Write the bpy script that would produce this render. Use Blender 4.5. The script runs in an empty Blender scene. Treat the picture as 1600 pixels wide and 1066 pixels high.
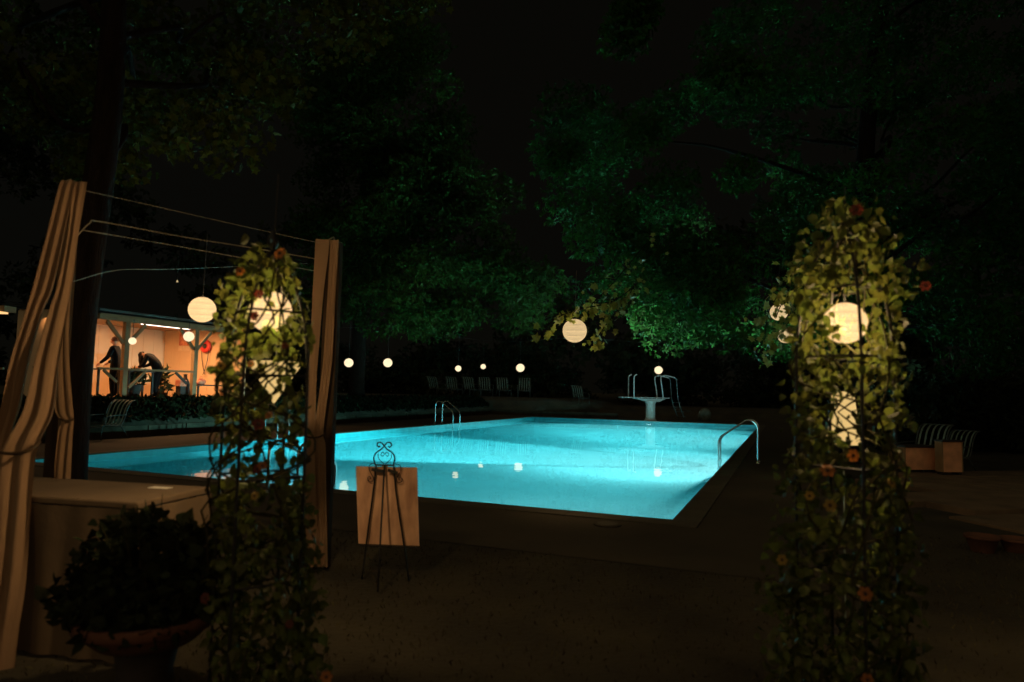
import bpy, math, random
import numpy as np
from mathutils import Vector, Matrix
SC = bpy.context.scene
COL = SC.collection
R = math.radians
rnd = random.Random(7)
nrng = np.random.default_rng(11)

# ------------------------------------------------------------------ camera
PITCH, ROLL, EYE, FPX = R(4.04), R(1.267), 1.5, 1066.67
cam = bpy.data.cameras.new('camera')
cam.lens = 24.0; cam.sensor_width = 36.0
cam.clip_start = 0.05; cam.clip_end = 600
cam.dof.use_dof = True; cam.dof.focus_distance = 11.0; cam.dof.aperture_fstop = 1.4
cam_o = bpy.data.objects.new('camera', cam); COL.objects.link(cam_o)
cam_o.matrix_world = (Matrix.Translation((0, 0, EYE)) @ Matrix.Rotation(R(90) + PITCH, 4, 'X')
                      @ Matrix.Rotation(ROLL, 4, 'Z'))
SC.camera = cam_o

# ------------------------------------------------------------------ world: a night sky
world = bpy.data.worlds.new('World'); SC.world = world; world.use_nodes = True
wn = world.node_tree
for n in list(wn.nodes): wn.nodes.remove(n)
w_out = wn.nodes.new('ShaderNodeOutputWorld')
w_sky = wn.nodes.new('ShaderNodeTexSky'); w_sky.sky_type = 'NISHITA'; w_sky.sun_disc = False
w_sky.sun_elevation = R(38); w_sky.sun_rotation = R(150)
w_b1 = wn.nodes.new('ShaderNodeBackground'); w_b1.inputs['Strength'].default_value = 0.00008
w_b2 = wn.nodes.new('ShaderNodeBackground'); w_b2.inputs['Color'].default_value = (1, .90, .55, 1)
w_b2.inputs['Strength'].default_value = 0.0022      # town glow on the night sky
w_add = wn.nodes.new('ShaderNodeAddShader')
wn.links.new(w_sky.outputs[0], w_b1.inputs['Color'])
wn.links.new(w_b1.outputs[0], w_add.inputs[0]); wn.links.new(w_b2.outputs[0], w_add.inputs[1])
wn.links.new(w_add.outputs[0], w_out.inputs['Surface'])
# added soft fill that lifts the dark tones: the scene's one sun lamp
sun = bpy.data.lights.new('night_fill', 'SUN'); sun.energy = 0.27; sun.angle = R(120); sun.color = (1, .84, .50)
sun_o = bpy.data.objects.new('night_fill', sun); COL.objects.link(sun_o)
sun_o.rotation_euler = (R(52), 0, R(-30))

SC.view_settings.view_transform = 'Standard'; SC.view_settings.look = 'None'
SC.view_settings.exposure = 0.0; SC.view_settings.gamma = 1.0
SC.view_settings.use_curve_mapping = False
SC.render.engine = 'CYCLES'
cy = SC.cycles
cy.max_bounces = 8; cy.diffuse_bounces = 3; cy.glossy_bounces = 4; cy.transmission_bounces = 6
cy.transparent_max_bounces = 12; cy.volume_bounces = 1
cy.sample_clamp_indirect = 5; cy.sample_clamp_direct = 3
cy.caustics_reflective = False; cy.caustics_refractive = False
cy.use_light_tree = True
cy.use_denoising = True
cy.volume_step_rate = 1.0

# ------------------------------------------------------------------ frames of reference
def ray(px, py):
    x, y = px - 800, py - 533
    c, s = math.cos(ROLL), math.sin(ROLL)
    a, b = c*x + s*y, -s*x + c*y
    cp, sp = math.cos(PITCH), math.sin(PITCH)
    r_, u_ = a/FPX, -b/FPX
    return Vector((r_, cp - u_*sp, sp + u_*cp))
def at(px, py, Y):                       # a spot seen in direction (px,py), Y metres ahead
    d = ray(px, py); return Vector((0, 0, EYE)) + d*(Y/d.y)
def ground(px, py, z=0.0):
    d = ray(px, py); return Vector((0, 0, EYE)) + d*((z-EYE)/d.z)
YAW = R(-21.978)
NR = Vector((1.92, 8.11, 0))             # near right corner of the pool
PU = Vector((math.cos(YAW), math.sin(YAW), 0)); PV = Vector((-math.sin(YAW), math.cos(YAW), 0))
PW, PL = 11.68, 27.34
def P(u, v, z=0.0): return NR + PU*u + PV*v + Vector((0, 0, z))
def on_u(px, py, u0):                    # meets the upright plane at pool offset u0
    d = ray(px, py); o = Vector((0, 0, EYE))
    t = (u0 - (o-NR).dot(PU)) / d.dot(PU); return o + d*t
def on_v(px, py, v0):
    d = ray(px, py); o = Vector((0, 0, EYE))
    t = (v0 - (o-NR).dot(PV)) / d.dot(PV); return o + d*t
def pc(p): q = p-NR; return q.dot(PU), q.dot(PV)

# ------------------------------------------------------------------ mesh helpers
class MB:
    def __init__(s): s.v = []; s.f = []
    def quad(s, *p):
        n = len(s.v); s.v += [tuple(q) for q in p]; s.f.append(tuple(range(n, n+len(p)))); return s
    def box(s, c, size, rot=None):
        c = Vector(c); hx, hy, hz = size[0]/2, size[1]/2, size[2]/2
        n = len(s.v)
        for x, y, z in ((-1,-1,-1),(1,-1,-1),(1,1,-1),(-1,1,-1),(-1,-1,1),(1,-1,1),(1,1,1),(-1,1,1)):
            q = Vector((x*hx, y*hy, z*hz))
            if rot is not None: q = rot @ q
            s.v.append(tuple(c+q))
        for f in ((0,3,2,1),(4,5,6,7),(0,1,5,4),(1,2,6,5),(2,3,7,6),(3,0,4,7)): s.f.append(tuple(n+i for i in f))
        return s
    def beam(s, a, b, w, h):                     # a bar between two points, w wide, h deep
        a, b = Vector(a), Vector(b); d = (b-a); L = d.length; d.normalize()
        up = Vector((0, 0, 1)) if abs(d.z) < .95 else PU.copy()
        x = d.cross(up).normalized(); z = x.cross(d).normalized()
        m = Matrix((x, d, z)).transposed()
        return s.box((a+b)/2, (w, L, h), m)
    def tube(s, pts, r, n=8, cap=True):
        pts = [Vector(p) for p in pts]; N = len(pts)
        rs = r if isinstance(r, (list, tuple)) else [r]*N
        t0 = (pts[1]-pts[0]).normalized()
        ref = Vector((0, 0, 1)) if abs(t0.z) < .9 else Vector((1, 0, 0))
        x = t0.cross(ref).normalized(); base = len(s.v)
        for i, p in enumerate(pts):
            a = pts[max(0, i-1)]; b = pts[min(N-1, i+1)]
            t = (b-a)
            if t.length < 1e-9: t = t0
            t.normalize()
            x = (x - t*x.dot(t))
            if x.length < 1e-6: x = t.orthogonal()
            x.normalize(); y = t.cross(x)
            for k in range(n):
                an = 2*math.pi*k/n
                s.v.append(tuple(p + x*(math.cos(an)*rs[i]) + y*(math.sin(an)*rs[i])))
        for i in range(N-1):
            for k in range(n):
                k2 = (k+1) % n
                s.f.append((base+i*n+k, base+i*n+k2, base+(i+1)*n+k2, base+(i+1)*n+k))
        if cap:
            s.f.append(tuple(base+k for k in range(n))[::-1]); s.f.append(tuple(base+(N-1)*n+k for k in range(n)))
        return s
    def lathe(s, prof, c=(0, 0, 0), n=24, axis=None):
        c = Vector(c); base = len(s.v); m = axis
        for r_, z in prof:
            for k in range(n):
                an = 2*math.pi*k/n; q = Vector((r_*math.cos(an), r_*math.sin(an), z))
                if m is not None: q = m @ q
                s.v.append(tuple(c+q))
        for i in range(len(prof)-1):
            for k in range(n):
                k2 = (k+1) % n
                s.f.append((base+i*n+k, base+i*n+k2, base+(i+1)*n+k2, base+(i+1)*n+k))
        return s
    def grid(s, fn, nu, nv):
        base = len(s.v)
        for j in range(nv+1):
            for i in range(nu+1): s.v.append(tuple(fn(i/nu, j/nv)))
        for j in range(nv):
            for i in range(nu):
                a = base+j*(nu+1)+i; s.f.append((a, a+1, a+nu+2, a+nu+1))
        return s
    def build(s, name, mat, parent=None, smooth=False, bevel=0):
        me = bpy.data.meshes.new(name); me.from_pydata(s.v, [], s.f); me.update()
        return link(name, me, mat, parent, smooth, bevel)

def link(name, me, mat, parent=None, smooth=False, bevel=0):
    if mat is not None and not me.materials: me.materials.append(mat)
    if smooth:
        me.polygons.foreach_set('use_smooth', [True]*len(me.polygons))
    o = bpy.data.objects.new(name, me); COL.objects.link(o)
    if parent is not None:
        o.parent = parent; o.matrix_parent_inverse = parent.matrix_world.inverted()
    if bevel:
        b = o.modifiers.new('bevel', 'BEVEL'); b.width = bevel; b.segments = 2; b.limit_method = 'ANGLE'
    return o
def tag(o, label=None, cat=None, group=None, kind=None):
    if label: o['label'] = label
    if cat: o['category'] = cat
    if group: o['group'] = group
    if kind: o['kind'] = kind
    return o
def empty(name, loc, label, cat, group=None, rz=0):
    o = bpy.data.objects.new(name, None); COL.objects.link(o)
    o.location = loc; o.rotation_euler = (0, 0, rz); o.empty_display_size = .2
    o.matrix_world = Matrix.Translation(Vector(loc)) @ Matrix.Rotation(rz, 4, 'Z')
    return tag(o, label, cat, group)
def put(o, parent):                            # parts are modelled in the thing's own frame
    o.parent = parent; return o
def copy_tree(o, parent=None):
    c = o.copy(); COL.objects.link(c); c.parent = parent
    for ch in list(o.children): copy_tree(ch, c)
    return c
def smooth_path(pts, k=6):
    pts = [Vector(p) for p in pts]; out = []
    for i in range(len(pts)-1):
        p0 = pts[max(0, i-1)]; p1 = pts[i]; p2 = pts[i+1]; p3 = pts[min(len(pts)-1, i+2)]
        for j in range(k):
            t = j/k
            out.append(.5*((2*p1)+(p2-p0)*t+(2*p0-5*p1+4*p2-p3)*t*t+(3*p1-p0-3*p2+p3)*t**3))
    out.append(pts[-1]); return out

# ------------------------------------------------------------------ materials
def mat(name, col, rough=.7, metal=0, var=.25, scale=6, bump=0, bscale=None, trans=0, spec=.5, island=0, hue2=None, stretch=None):
    m = bpy.data.materials.new(name); m.use_nodes = True; nt = m.node_tree
    b = nt.nodes['Principled BSDF']; out = nt.nodes['Material Output']
    b.inputs['Roughness'].default_value = rough; b.inputs['Metallic'].default_value = metal
    b.inputs['Specular IOR Level'].default_value = spec
    tc = nt.nodes.new('ShaderNodeTexCoord'); src = tc.outputs['Object']
    if stretch:
        mp = nt.nodes.new('ShaderNodeMapping'); mp.inputs['Scale'].default_value = stretch
        nt.links.new(src, mp.inputs['Vector']); src = mp.outputs[0]
    nz = nt.nodes.new('ShaderNodeTexNoise'); nz.inputs['Scale'].default_value = scale
    nz.inputs['Detail'].default_value = 5; nt.links.new(src, nz.inputs['Vector'])
    ramp = nt.nodes.new('ShaderNodeMapRange')
    ramp.inputs['From Min'].default_value = .3; ramp.inputs['From Max'].default_value = .7
    nt.links.new(nz.outputs['Fac'], ramp.inputs['Value'])
    mx = nt.nodes.new('ShaderNodeMix'); mx.data_type = 'RGBA'
    c2 = hue2 if hue2 else col
    mx.inputs[6].default_value = (*[min(1, x*(1-var)) for x in col], 1)
    mx.inputs[7].default_value = (*[min(1, x*(1+var)) for x in c2], 1)
    nt.links.new(ramp.outputs[0], mx.inputs[0]); res = mx.outputs[2]
    if island:
        ge = nt.nodes.new('ShaderNodeNewGeometry')
        oi = nt.nodes.new('ShaderNodeObjectInfo')
        ad = nt.nodes.new('ShaderNodeMath'); ad.operation = 'ADD'
        nt.links.new(ge.outputs['Random Per Island'], ad.inputs[0]); nt.links.new(oi.outputs['Random'], ad.inputs[1])
        fr = nt.nodes.new('ShaderNodeMath'); fr.operation = 'FRACT'; nt.links.new(ad.outputs[0], fr.inputs[0])
        mr = nt.nodes.new('ShaderNodeMapRange'); mr.inputs['To Min'].default_value = 1-island; mr.inputs['To Max'].default_value = 1+island
        nt.links.new(fr.outputs[0], mr.inputs['Value'])
        hs = nt.nodes.new('ShaderNodeHueSaturation')
        nt.links.new(mr.outputs[0], hs.inputs['Value']); nt.links.new(res, hs.inputs['Color'])
        mh = nt.nodes.new('ShaderNodeMapRange'); mh.inputs['To Min'].default_value = .47; mh.inputs['To Max'].default_value = .52
        nt.links.new(fr.outputs[0], mh.inputs['Value']); nt.links.new(mh.outputs[0], hs.inputs['Hue'])
        res = hs.outputs[0]
    nt.links.new(res, b.inputs['Base Color'])
    if bump:
        n2 = nt.nodes.new('ShaderNodeTexNoise'); n2.inputs['Scale'].default_value = bscale or scale*6
        n2.inputs['Detail'].default_value = 6; nt.links.new(src, n2.inputs['Vector'])
        bp = nt.nodes.new('ShaderNodeBump'); bp.inputs['Strength'].default_value = bump; bp.inputs['Distance'].default_value = .02
        nt.links.new(n2.outputs['Fac'], bp.inputs['Height']); nt.links.new(bp.outputs[0], b.inputs['Normal'])
    if trans:
        tl = nt.nodes.new('ShaderNodeBsdfTranslucent'); nt.links.new(res, tl.inputs['Color'])
        ms = nt.nodes.new('ShaderNodeMixShader'); ms.inputs[0].default_value = trans
        nt.links.new(b.outputs[0], ms.inputs[1]); nt.links.new(tl.outputs[0], ms.inputs[2])
        nt.links.new(ms.outputs[0], out.inputs['Surface'])
    return m
def emis(name, col, strength):
    m = bpy.data.materials.new(name); m.use_nodes = True; nt = m.node_tree
    nt.nodes.remove(nt.nodes['Principled BSDF'])
    e = nt.nodes.new('ShaderNodeEmission'); e.inputs[0].default_value = (*col, 1); e.inputs[1].default_value = strength
    nt.links.new(e.outputs[0], nt.nodes['Material Output'].inputs['Surface']); return m

def lantern_mat(name, col, strength, through, rho=0):
    """paper shade: gives off its own glow, a little of the bulb shows through"""
    m = bpy.data.materials.new(name); m.use_nodes = True; nt = m.node_tree
    nt.nodes.remove(nt.nodes['Principled BSDF'])
    e = nt.nodes.new('ShaderNodeEmission'); e.inputs[0].default_value = (*col, 1)
    tc = nt.nodes.new('ShaderNodeTexCoord')
    nz = nt.nodes.new('ShaderNodeTexNoise'); nz.inputs['Scale'].default_value = 9; nz.inputs['Detail'].default_value = 4
    nt.links.new(tc.outputs['Object'], nz.inputs['Vector'])
    mr = nt.nodes.new('ShaderNodeMapRange'); mr.inputs['To Min'].default_value = strength*.8; mr.inputs['To Max'].default_value = strength*1.15
    nt.links.new(nz.outputs['Fac'], mr.inputs['Value']); nt.links.new(mr.outputs[0], e.inputs[1])
    tl = nt.nodes.new('ShaderNodeBsdfTranslucent'); tl.inputs[0].default_value = (rho, rho, rho, 1)
    ad = nt.nodes.new('ShaderNodeAddShader'); nt.links.new(e.outputs[0], ad.inputs[0]); nt.links.new(tl.outputs[0], ad.inputs[1])
    t = nt.nodes.new('ShaderNodeBsdfTransparent'); ms = nt.nodes.new('ShaderNodeMixShader'); ms.inputs[0].default_value = through
    nt.links.new(ad.outputs[0], ms.inputs[1]); nt.links.new(t.outputs[0], ms.inputs[2])
    nt.links.new(ms.outputs[0], nt.nodes['Material Output'].inputs['Surface']); return m

M = {}
M['soil'] = mat('soil_and_grass', (.034, .027, .013), .95, var=.5, scale=1.3, bump=.6, bscale=22)
M['deck'] = mat('worn_concrete', (.042, .032, .018), .95, var=.22, scale=.9, bump=.25, bscale=40)
M['coping'] = mat('coping_concrete', (.07, .06, .042), .9, var=.2, scale=2.5, bump=.15, bscale=40)
M['wallstone'] = mat('rough_stone', (.06, .042, .028), .95, spec=.1, var=.4, scale=3, bump=.6, bscale=14)
M['plaster'] = mat('aqua_painted_plaster', (.36, .76, .83), .7, var=.04, scale=.6, bump=.05)
M['tileband'] = mat('waterline_tile', (.03, .30, .34), .4, var=.2, scale=5)
M['steel'] = mat('polished_steel', (.62, .66, .66), .18, metal=1, var=.05)
M['white'] = mat('white_enamel', (.80, .82, .80), .45, var=.1, scale=5)
M['iron'] = mat('black_iron', (.016, .015, .014), .5, metal=.3, var=.2)
M['wood'] = mat('weathered_post_wood', (.055, .036, .022), 1.0, spec=.05, var=.35, scale=4, bump=.3, stretch=(6, 6, .6))
M['cloth'] = mat('linen_drape', (.27, .165, .09), .95, var=.12, scale=2.2, bump=.12, bscale=160, trans=.18)
M['board'] = mat('brown_board', (.60, .30, .17), .75, var=.3, scale=3.5, bump=.15, hue2=(.66, .38, .22), stretch=(3, 3, 1))
M['tabletop'] = mat('table_cover', (.13, .085, .046), .9, var=.2, scale=2, bump=.2)
M['paper'] = mat('paper_card', (.75, .70, .60), .8, var=.05)
M['terracotta'] = mat('terracotta', (.11, .045, .025), .95, var=.25, scale=6, bump=.2)
M['bark'] = mat('bark', (.012, .009, .007), 1.0, spec=.05, var=.4, scale=5, bump=1, bscale=18, stretch=(4, 4, .7))
M['leaf_maple'] = mat('maple_leaf', (.046, .062, .011), .8, var=.3, spec=.1, scale=.6, trans=.35, island=.5)
M['leaf_far'] = mat('far_leaf', (.020, .046, .007), .85, spec=.1, var=.4, scale=.35, trans=.3, island=.5)
M['leaf_right'] = mat('tree_leaf', (.013, .058, .008), .85, spec=.15, var=.45, scale=.5, trans=.35, island=.5)
M['leaf_dark'] = mat('wood_leaf', (.016, .022, .009), .9, spec=.1, var=.4, scale=.2, island=.5)
M['grass'] = mat('dry_grass', (.060, .050, .024), .95, var=.3, spec=.1, island=.4)
M['cover'] = mat('ground_cover_leaf', (.009, .012, .005), .95, spec=.05, island=.5)
M['leaf_vine'] = mat('vine_leaf', (.085, .105, .019), .6, var=.4, scale=6, trans=.45, island=.45)
M['leaf_pot'] = mat('pot_plant_leaf', (.020, .026, .011), .95, spec=.1, var=.3, scale=6, trans=.25, island=.5)
M['stem'] = mat('vine_stem', (.035, .032, .012), .9, spec=.1)
M['petal_o'] = mat('orange_petal', (.32, .11, .02), .7, trans=.3, var=.2)
M['petal_r'] = mat('red_petal', (.10, .018, .010), .7, trans=.3, var=.2)
M['petal_y'] = mat('yellow_petal', (.28, .18, .03), .7, trans=.3, var=.2)
M['seed'] = mat('flower_centre', (.05, .02, .01), .9)
M['wire'] = mat('galvanised_wire', (.30, .26, .19), .5, metal=.6)
M['cord'] = mat('black_cord', (.02, .02, .02), .7)
M['strap_w'] = mat('pale_vinyl_strap', (.16, .21, .175), .6, var=.08)
M['strap_f'] = mat('dark_tube_frame', (.05, .06, .055), .5)
M['hutwall'] = mat('cream_board_wall', (.72, .50, .30), .85, var=.06, scale=1.5, bump=.1)
M['hutpaint'] = mat('pale_painted_timber', (.30, .20, .11), .9, spec=.2, var=.14, scale=4, bump=.15)
M['hutfloor'] = mat('hut_floor_boards', (.20, .12, .07), .8, var=.3, scale=3)
M['roof'] = mat('dark_roofing', (.05, .045, .04), .9, var=.3)
M['black_cloth'] = mat('black_clothing', (.006, .006, .007), 1.0, var=.2, spec=.1)
M['skin'] = mat('skin', (.55, .28, .17), .6, var=.08)
M['hair'] = mat('dark_hair', (.010, .006, .005), .95, spec=.1, var=.3, bump=.6, bscale=60)
M['hair_b'] = mat('brown_hair', (.13, .05, .028), .8, spec=.2, var=.3, bump=.5, bscale=60)
M['red'] = mat('red_plastic', (.62, .04, .03), .5, var=.1)
M['redprint'] = mat('red_poster_print', (.70, .09, .05), .8, var=.3, scale=7, hue2=(.85, .35, .2))
M['brownprint'] = mat('brown_picture_print', (.20, .12, .055), .7, var=.4, scale=12)
M['whiteprint'] = mat('pale_notice_print', (.80, .60, .40), .8, var=.12, scale=12)
M['dark'] = mat('dark_goods', (.025, .02, .018), .8, var=.3)
M['crate'] = mat('orange_brown_board', (.80, .38, .20), .8, var=.2, scale=5, bump=.15)
M['boulder'] = mat('pale_stone', (.12, .13, .10), .95, var=.3, bump=.5)
M['pave'] = mat('paving_stone', (.15, .10, .06), .95, var=.3, scale=2.5, bump=.4, bscale=30)
M['shade'] = lantern_mat('glowing_cream', (1.0, .66, .24), .80, .0, .0005)  # cream with its own glow put in, in place of lantern light
M['creamcloth'] = mat('cream_cloth', (.80, .66, .42), .9, var=.08, scale=8, bump=.2, bscale=80, trans=.35)
M['lamp_near'] = lantern_mat('lit_paper_near', (1.0, .60, .27), 1.25, .22, .002)
M['lamp_mid'] = lantern_mat('lit_paper_mid', (1.0, .72, .36), .60, .10, .010)
M['lamp_far'] = lantern_mat('lit_paper_far', (1.0, .80, .50), 1.25, 0)
M['tube'] = emis('lit_tube', (1.0, .80, .66), 7.0)
M['poollens'] = emis('pool_lamp_lens', (.80, 1.0, .95), 30)

# ------------------------------------------------------------------ ground
def sm(a, b, x):
    t = max(0, min(1, (x-a)/(b-a))); return t*t*(3-2*t)
def height(u, v):
    t = sm(-12.5, -6, u)
    d = max(-14.95-u, v-(28.85+2.6*t))
    if d <= 0: return 0.0
    if t < .5 or (-14.95-u) > 0:
        if d < .6: z = .29+(.80-.29)*d/.6
        elif d < 1.5: z = .80+.2*(d-.6)/.9
        else: z = 1.0
        return z*(1-t*.4)
    return .6*sm(0, 3, d)
def axis_lines(a, b, keys, step):
    L = list(np.arange(a, b, step)) + keys + [a-15, a-40, a-120, b, b+15, b+40, b+120]
    L = sorted(set(round(float(x), 3) for x in L)); return L
us = axis_lines(-26, 14, [-PW, 0, -14.94, -14.96], .8); vs = axis_lines(-12, 44, [0, PL, 28.84, 28.86], .8)
us = [x for x in us if not (-PW-.25 < x < -PW+.25 and x != -PW)]
g = MB(); idx = {}
for i, a in enumerate(us):
    for j, b in enumerate(vs):
        idx[i, j] = len(g.v); q = P(a, b, height(a, b)); g.v.append(tuple(q))
for i in range(len(us)-1):
    for j in range(len(vs)-1):
        ca, cb = (us[i]+us[i+1])/2, (vs[j]+vs[j+1])/2
        if -PW < ca < 0 and 0 < cb < PL: continue
        g.f.append((idx[i, j], idx[i+1, j], idx[i+1, j+1], idx[i, j+1]))
tag(g.build('ground', M['soil'], smooth=False), kind='structure')

# deck: sheets laid 5 mm above the ground, butted round the coping
CW = .32
def slab(name, u0, u1, v0, v1, z0, z1, m, bevel=0):
    b = MB(); c = [P(u0, v0), P(u1, v0), P(u1, v1), P(u0, v1)]
    lo = [q+Vector((0, 0, z0)) for q in c]; hi = [q+Vector((0, 0, z1)) for q in c]
    b.quad(*hi); b.quad(*lo[::-1])
    for k in range(4): b.quad(lo[k], lo[(k+1) % 4], hi[(k+1) % 4], hi[k])
    return b.build(name, m, bevel=bevel)
deck = MB()
def sheet(b, u0, u1, v0, v1, z): b.quad(P(u0, v0, z), P(u1, v0, z), P(u1, v1, z), P(u0, v1, z))
sheet(deck, -14.9, -PW-CW, -2.2, 28.8, .006); sheet(deck, CW, 2.2, -2.2, 28.8, .006)
sheet(deck, -PW-CW, CW, -2.2, -CW, .006); sheet(deck, -PW-CW, CW, PL+CW, 28.8, .006)
tag(deck.build('pool_deck', M['deck']), kind='structure')
cop = tag(bpy.data.objects.new('pool_coping', None), kind='structure'); COL.objects.link(cop)
def coping_run(u0, u1, v0, v1, n, along):
    for k in range(n):
        if along == 'u':
            a, b = u0+(u1-u0)*k/n, u0+(u1-u0)*(k+1)/n
            o = slab('coping_stone', a+.004, b-.004, v0, v1, -.05, .022, M['coping'])
        else:
            a, b = v0+(v1-v0)*k/n, v0+(v1-v0)*(k+1)/n
            o = slab('coping_stone', u0, u1, a+.004, b-.004, -.05, .022, M['coping'])
        o.parent = cop
coping_run(-PW-CW, CW, -CW, -.003, 16, 'u'); coping_run(-PW-CW, CW, PL+.003, PL+CW, 16, 'u')
coping_run(-PW-CW, -PW-.003, 0, PL, 34, 'v'); coping_run(.003, CW, 0, PL, 34, 'v')

# low retaining wall of rough stones left of the deck and behind its far end
rw = empty('retaining_wall', P(-14.92, 12, 0), 'low rough stone retaining wall running behind the left pool deck', 'wall')
def stone_run(pt, L, horiz):
    for row, (z0, hh) in enumerate(((0, .17), (.172, .15))):
        d = -1.5 if horiz == 'v' else 0
        d += .3*row
        while d < L:
            w = rnd.uniform(.45, .95) if horiz == 'v' else rnd.uniform(.7, 1.2)
            w = min(w, L-d); 
            if w < .12: break
            t = rnd.uniform(-.02, .02); s_ = MB()
            a, b = d+.008, d+w-.008
            if horiz == 'v': pts = [(-15.12, a), (-14.90+t, a), (-14.90+t, b), (-15.12, b)]
            else: pts = [(-14.88+a, 28.83+t), (-14.88+b, 28.83+t), (-14.88+b, 29.02), (-14.88+a, 29.02)]
            lo = [P(x, y, z0) for x, y in pts]; hi = [P(x, y, z0+hh-.008-rnd.uniform(0, .012)) for x, y in pts]
            s_.quad(*hi); s_.quad(*lo[::-1])
            for k in range(4): s_.quad(lo[k], lo[(k+1) % 4], hi[(k+1) % 4], hi[k])
            s_.build('stone', M['wallstone'], rw, bevel=.012)
            d += w
stone_run(None, 28.8, 'v'); stone_run(None, 7.5, 'u')

# ------------------------------------------------------------------ pool basin, water, underwater lamps
DEP, WZ = 1.9, -.14
basin = tag(bpy.data.objects.new('pool_basin', None), kind='structure'); COL.objects.link(basin)
b = MB().grid(lambda i, j: P(-PW*(1-i), PL*j, -1.3-1.1*sm(.2, 1, j)), 2, 40)
fl = b.build('pool_floor', M['plaster'], None, True); fl.parent = basin
def pwall(name, pts, m):
    b = MB(); b.quad(*pts); o = b.build(name, m); o.parent = basin
for nm, a, c in (('wall', (-PW, 0), (0, 0)), ('wall', (0, 0), (0, PL)), ('wall', (0, PL), (-PW, PL)), ('wall', (-PW, PL), (-PW, 0))):
    pwall('pool_wall', [P(a[0], a[1], -.5), P(c[0], c[1], -.5), P(c[0], c[1], -2.6), P(a[0], a[1], -2.6)], M['plaster'])
    pwall('tile_band', [P(a[0], a[1], 0), P(c[0], c[1], 0), P(c[0], c[1], -.5), P(a[0], a[1], -.5)], M['tileband'])

wm = bpy.data.materials.new('pool_water'); wm.use_nodes = True; nt = wm.node_tree
nt.nodes.remove(nt.nodes['Principled BSDF']); wo = nt.nodes['Material Output']
gl = nt.nodes.new('ShaderNodeBsdfGlass'); gl.inputs['IOR'].default_value = 1.33; gl.inputs['Roughness'].default_value = .0
tr = nt.nodes.new('ShaderNodeBsdfTransparent')
ms = nt.nodes.new('ShaderNodeMixShader'); ms.inputs[0].default_value = .055
nt.links.new(gl.outputs[0], ms.inputs[1]); nt.links.new(tr.outputs[0], ms.inputs[2]); nt.links.new(ms.outputs[0], wo.inputs['Surface'])
tc = nt.nodes.new('ShaderNodeTexCoord')
nz = nt.nodes.new('ShaderNodeTexNoise'); nz.inputs['Scale'].default_value = 1.1; nz.inputs['Detail'].default_value = 2
bp = nt.nodes.new('ShaderNodeBump'); bp.inputs['Strength'].default_value = .08; bp.inputs['Distance'].default_value = .05
nt.links.new(tc.outputs['Object'], nz.inputs['Vector']); nt.links.new(nz.outputs['Fac'], bp.inputs['Height'])
nt.links.new(bp.outputs[0], gl.inputs['Normal'])
va = nt.nodes.new('ShaderNodeVolumeAbsorption'); va.inputs['Color'].default_value = (.0, .84, .90, 1); va.inputs['Density'].default_value = .21
nt.links.new(va.outputs[0], wo.inputs['Volume'])
b = MB()
hi = [P(-PW+.002, .002, WZ), P(-.002, .002, WZ), P(-.002, PL-.002, WZ), P(-PW+.002, PL-.002, WZ)]
lo = [q+Vector((0, 0, -2.7-WZ)) for q in hi]
b.quad(*hi); b.quad(*lo[::-1])
for k in range(4): b.quad(lo[k], lo[(k+1) % 4], hi[(k+1) % 4], hi[k])
tag(b.build('water', wm), 'still turquoise water in the lit pool', kind='structure')

def pool_lamp(u, v, z, d, watt, label, size=.26, beam=0, spread=75):
    """a round underwater lamp let into the wall, shining along d"""
    d = Vector(d).normalized(); o = empty('underwater_lamp', P(u, v, z), label, 'pool lamp', 'lamps under the water')
    p = P(u, v, z); up = Vector((0, 0, 1)); x = up.cross(d).normalized(); m = Matrix((x, d.cross(x), d)).transposed()
    rim = MB().lathe([(size*.5, 0), (size*.62, .0), (size*.64, .02), (size*.52, .03), (size*.5, .0)], p, 20, m); rim.build('rim', M['steel'], o)
    lens = MB(); base = [p + m @ Vector((size*.5*math.cos(a), size*.5*math.sin(a), .008)) for a in [2*math.pi*k/20 for k in range(20)]]
    lens.quad(*base); lens.build('lens', M['poollens'], o)
    L = bpy.data.lights.new('pool_lamp_light', 'AREA'); L.shape = 'DISK'; L.size = size; L.energy = watt; L.color = (1, .98, .90)
    for w_, sp in ((watt, 180), (beam, spread)):
        if not w_: continue
        L_ = L.copy(); L_.energy = w_; L_.spread = R(sp)
        lo_ = bpy.data.objects.new('pool_lamp_light', L_); COL.objects.link(lo_); lo_.parent = o
        lo_.matrix_parent_inverse = o.matrix_world.inverted()
        lo_.matrix_world = Matrix.Translation(p + d*(.05 if sp == 180 else .06)) @ (-d).to_track_quat('Z', 'Y').to_matrix().to_4x4()
    return o
pool_lamp(-PW*.46, PL-.01, -.50, -PV, 4500, 'round underwater lamp in the far pool wall below the diving board')
pool_lamp(-.012, 9.4, -.55, -PU - Vector((0, 0, .30)), 4200, 'round underwater lamp in the right pool wall beneath the ladder', beam=17000, spread=56)
pool_lamp(-.012, 19.5, -.7, -PU, 5500, 'round underwater lamp in the right pool wall towards the far end')
pool_lamp(-PW*.66, .012, -.85, PV*.75 + PU*.55 + Vector((0, 0, .33)), 480, 'added unseen underwater lamp in the near pool wall, left of its middle, beamed up at the tree', beam=3200, spread=26)  # added out of view; its narrow beam brightens the boughs over the pool
pool_lamp(-PW*.10, .012, -.85, PV, 420, 'added unseen underwater lamp in the near pool wall, brightening the right corner')  # added out of view to fill the dim near right corner

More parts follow.
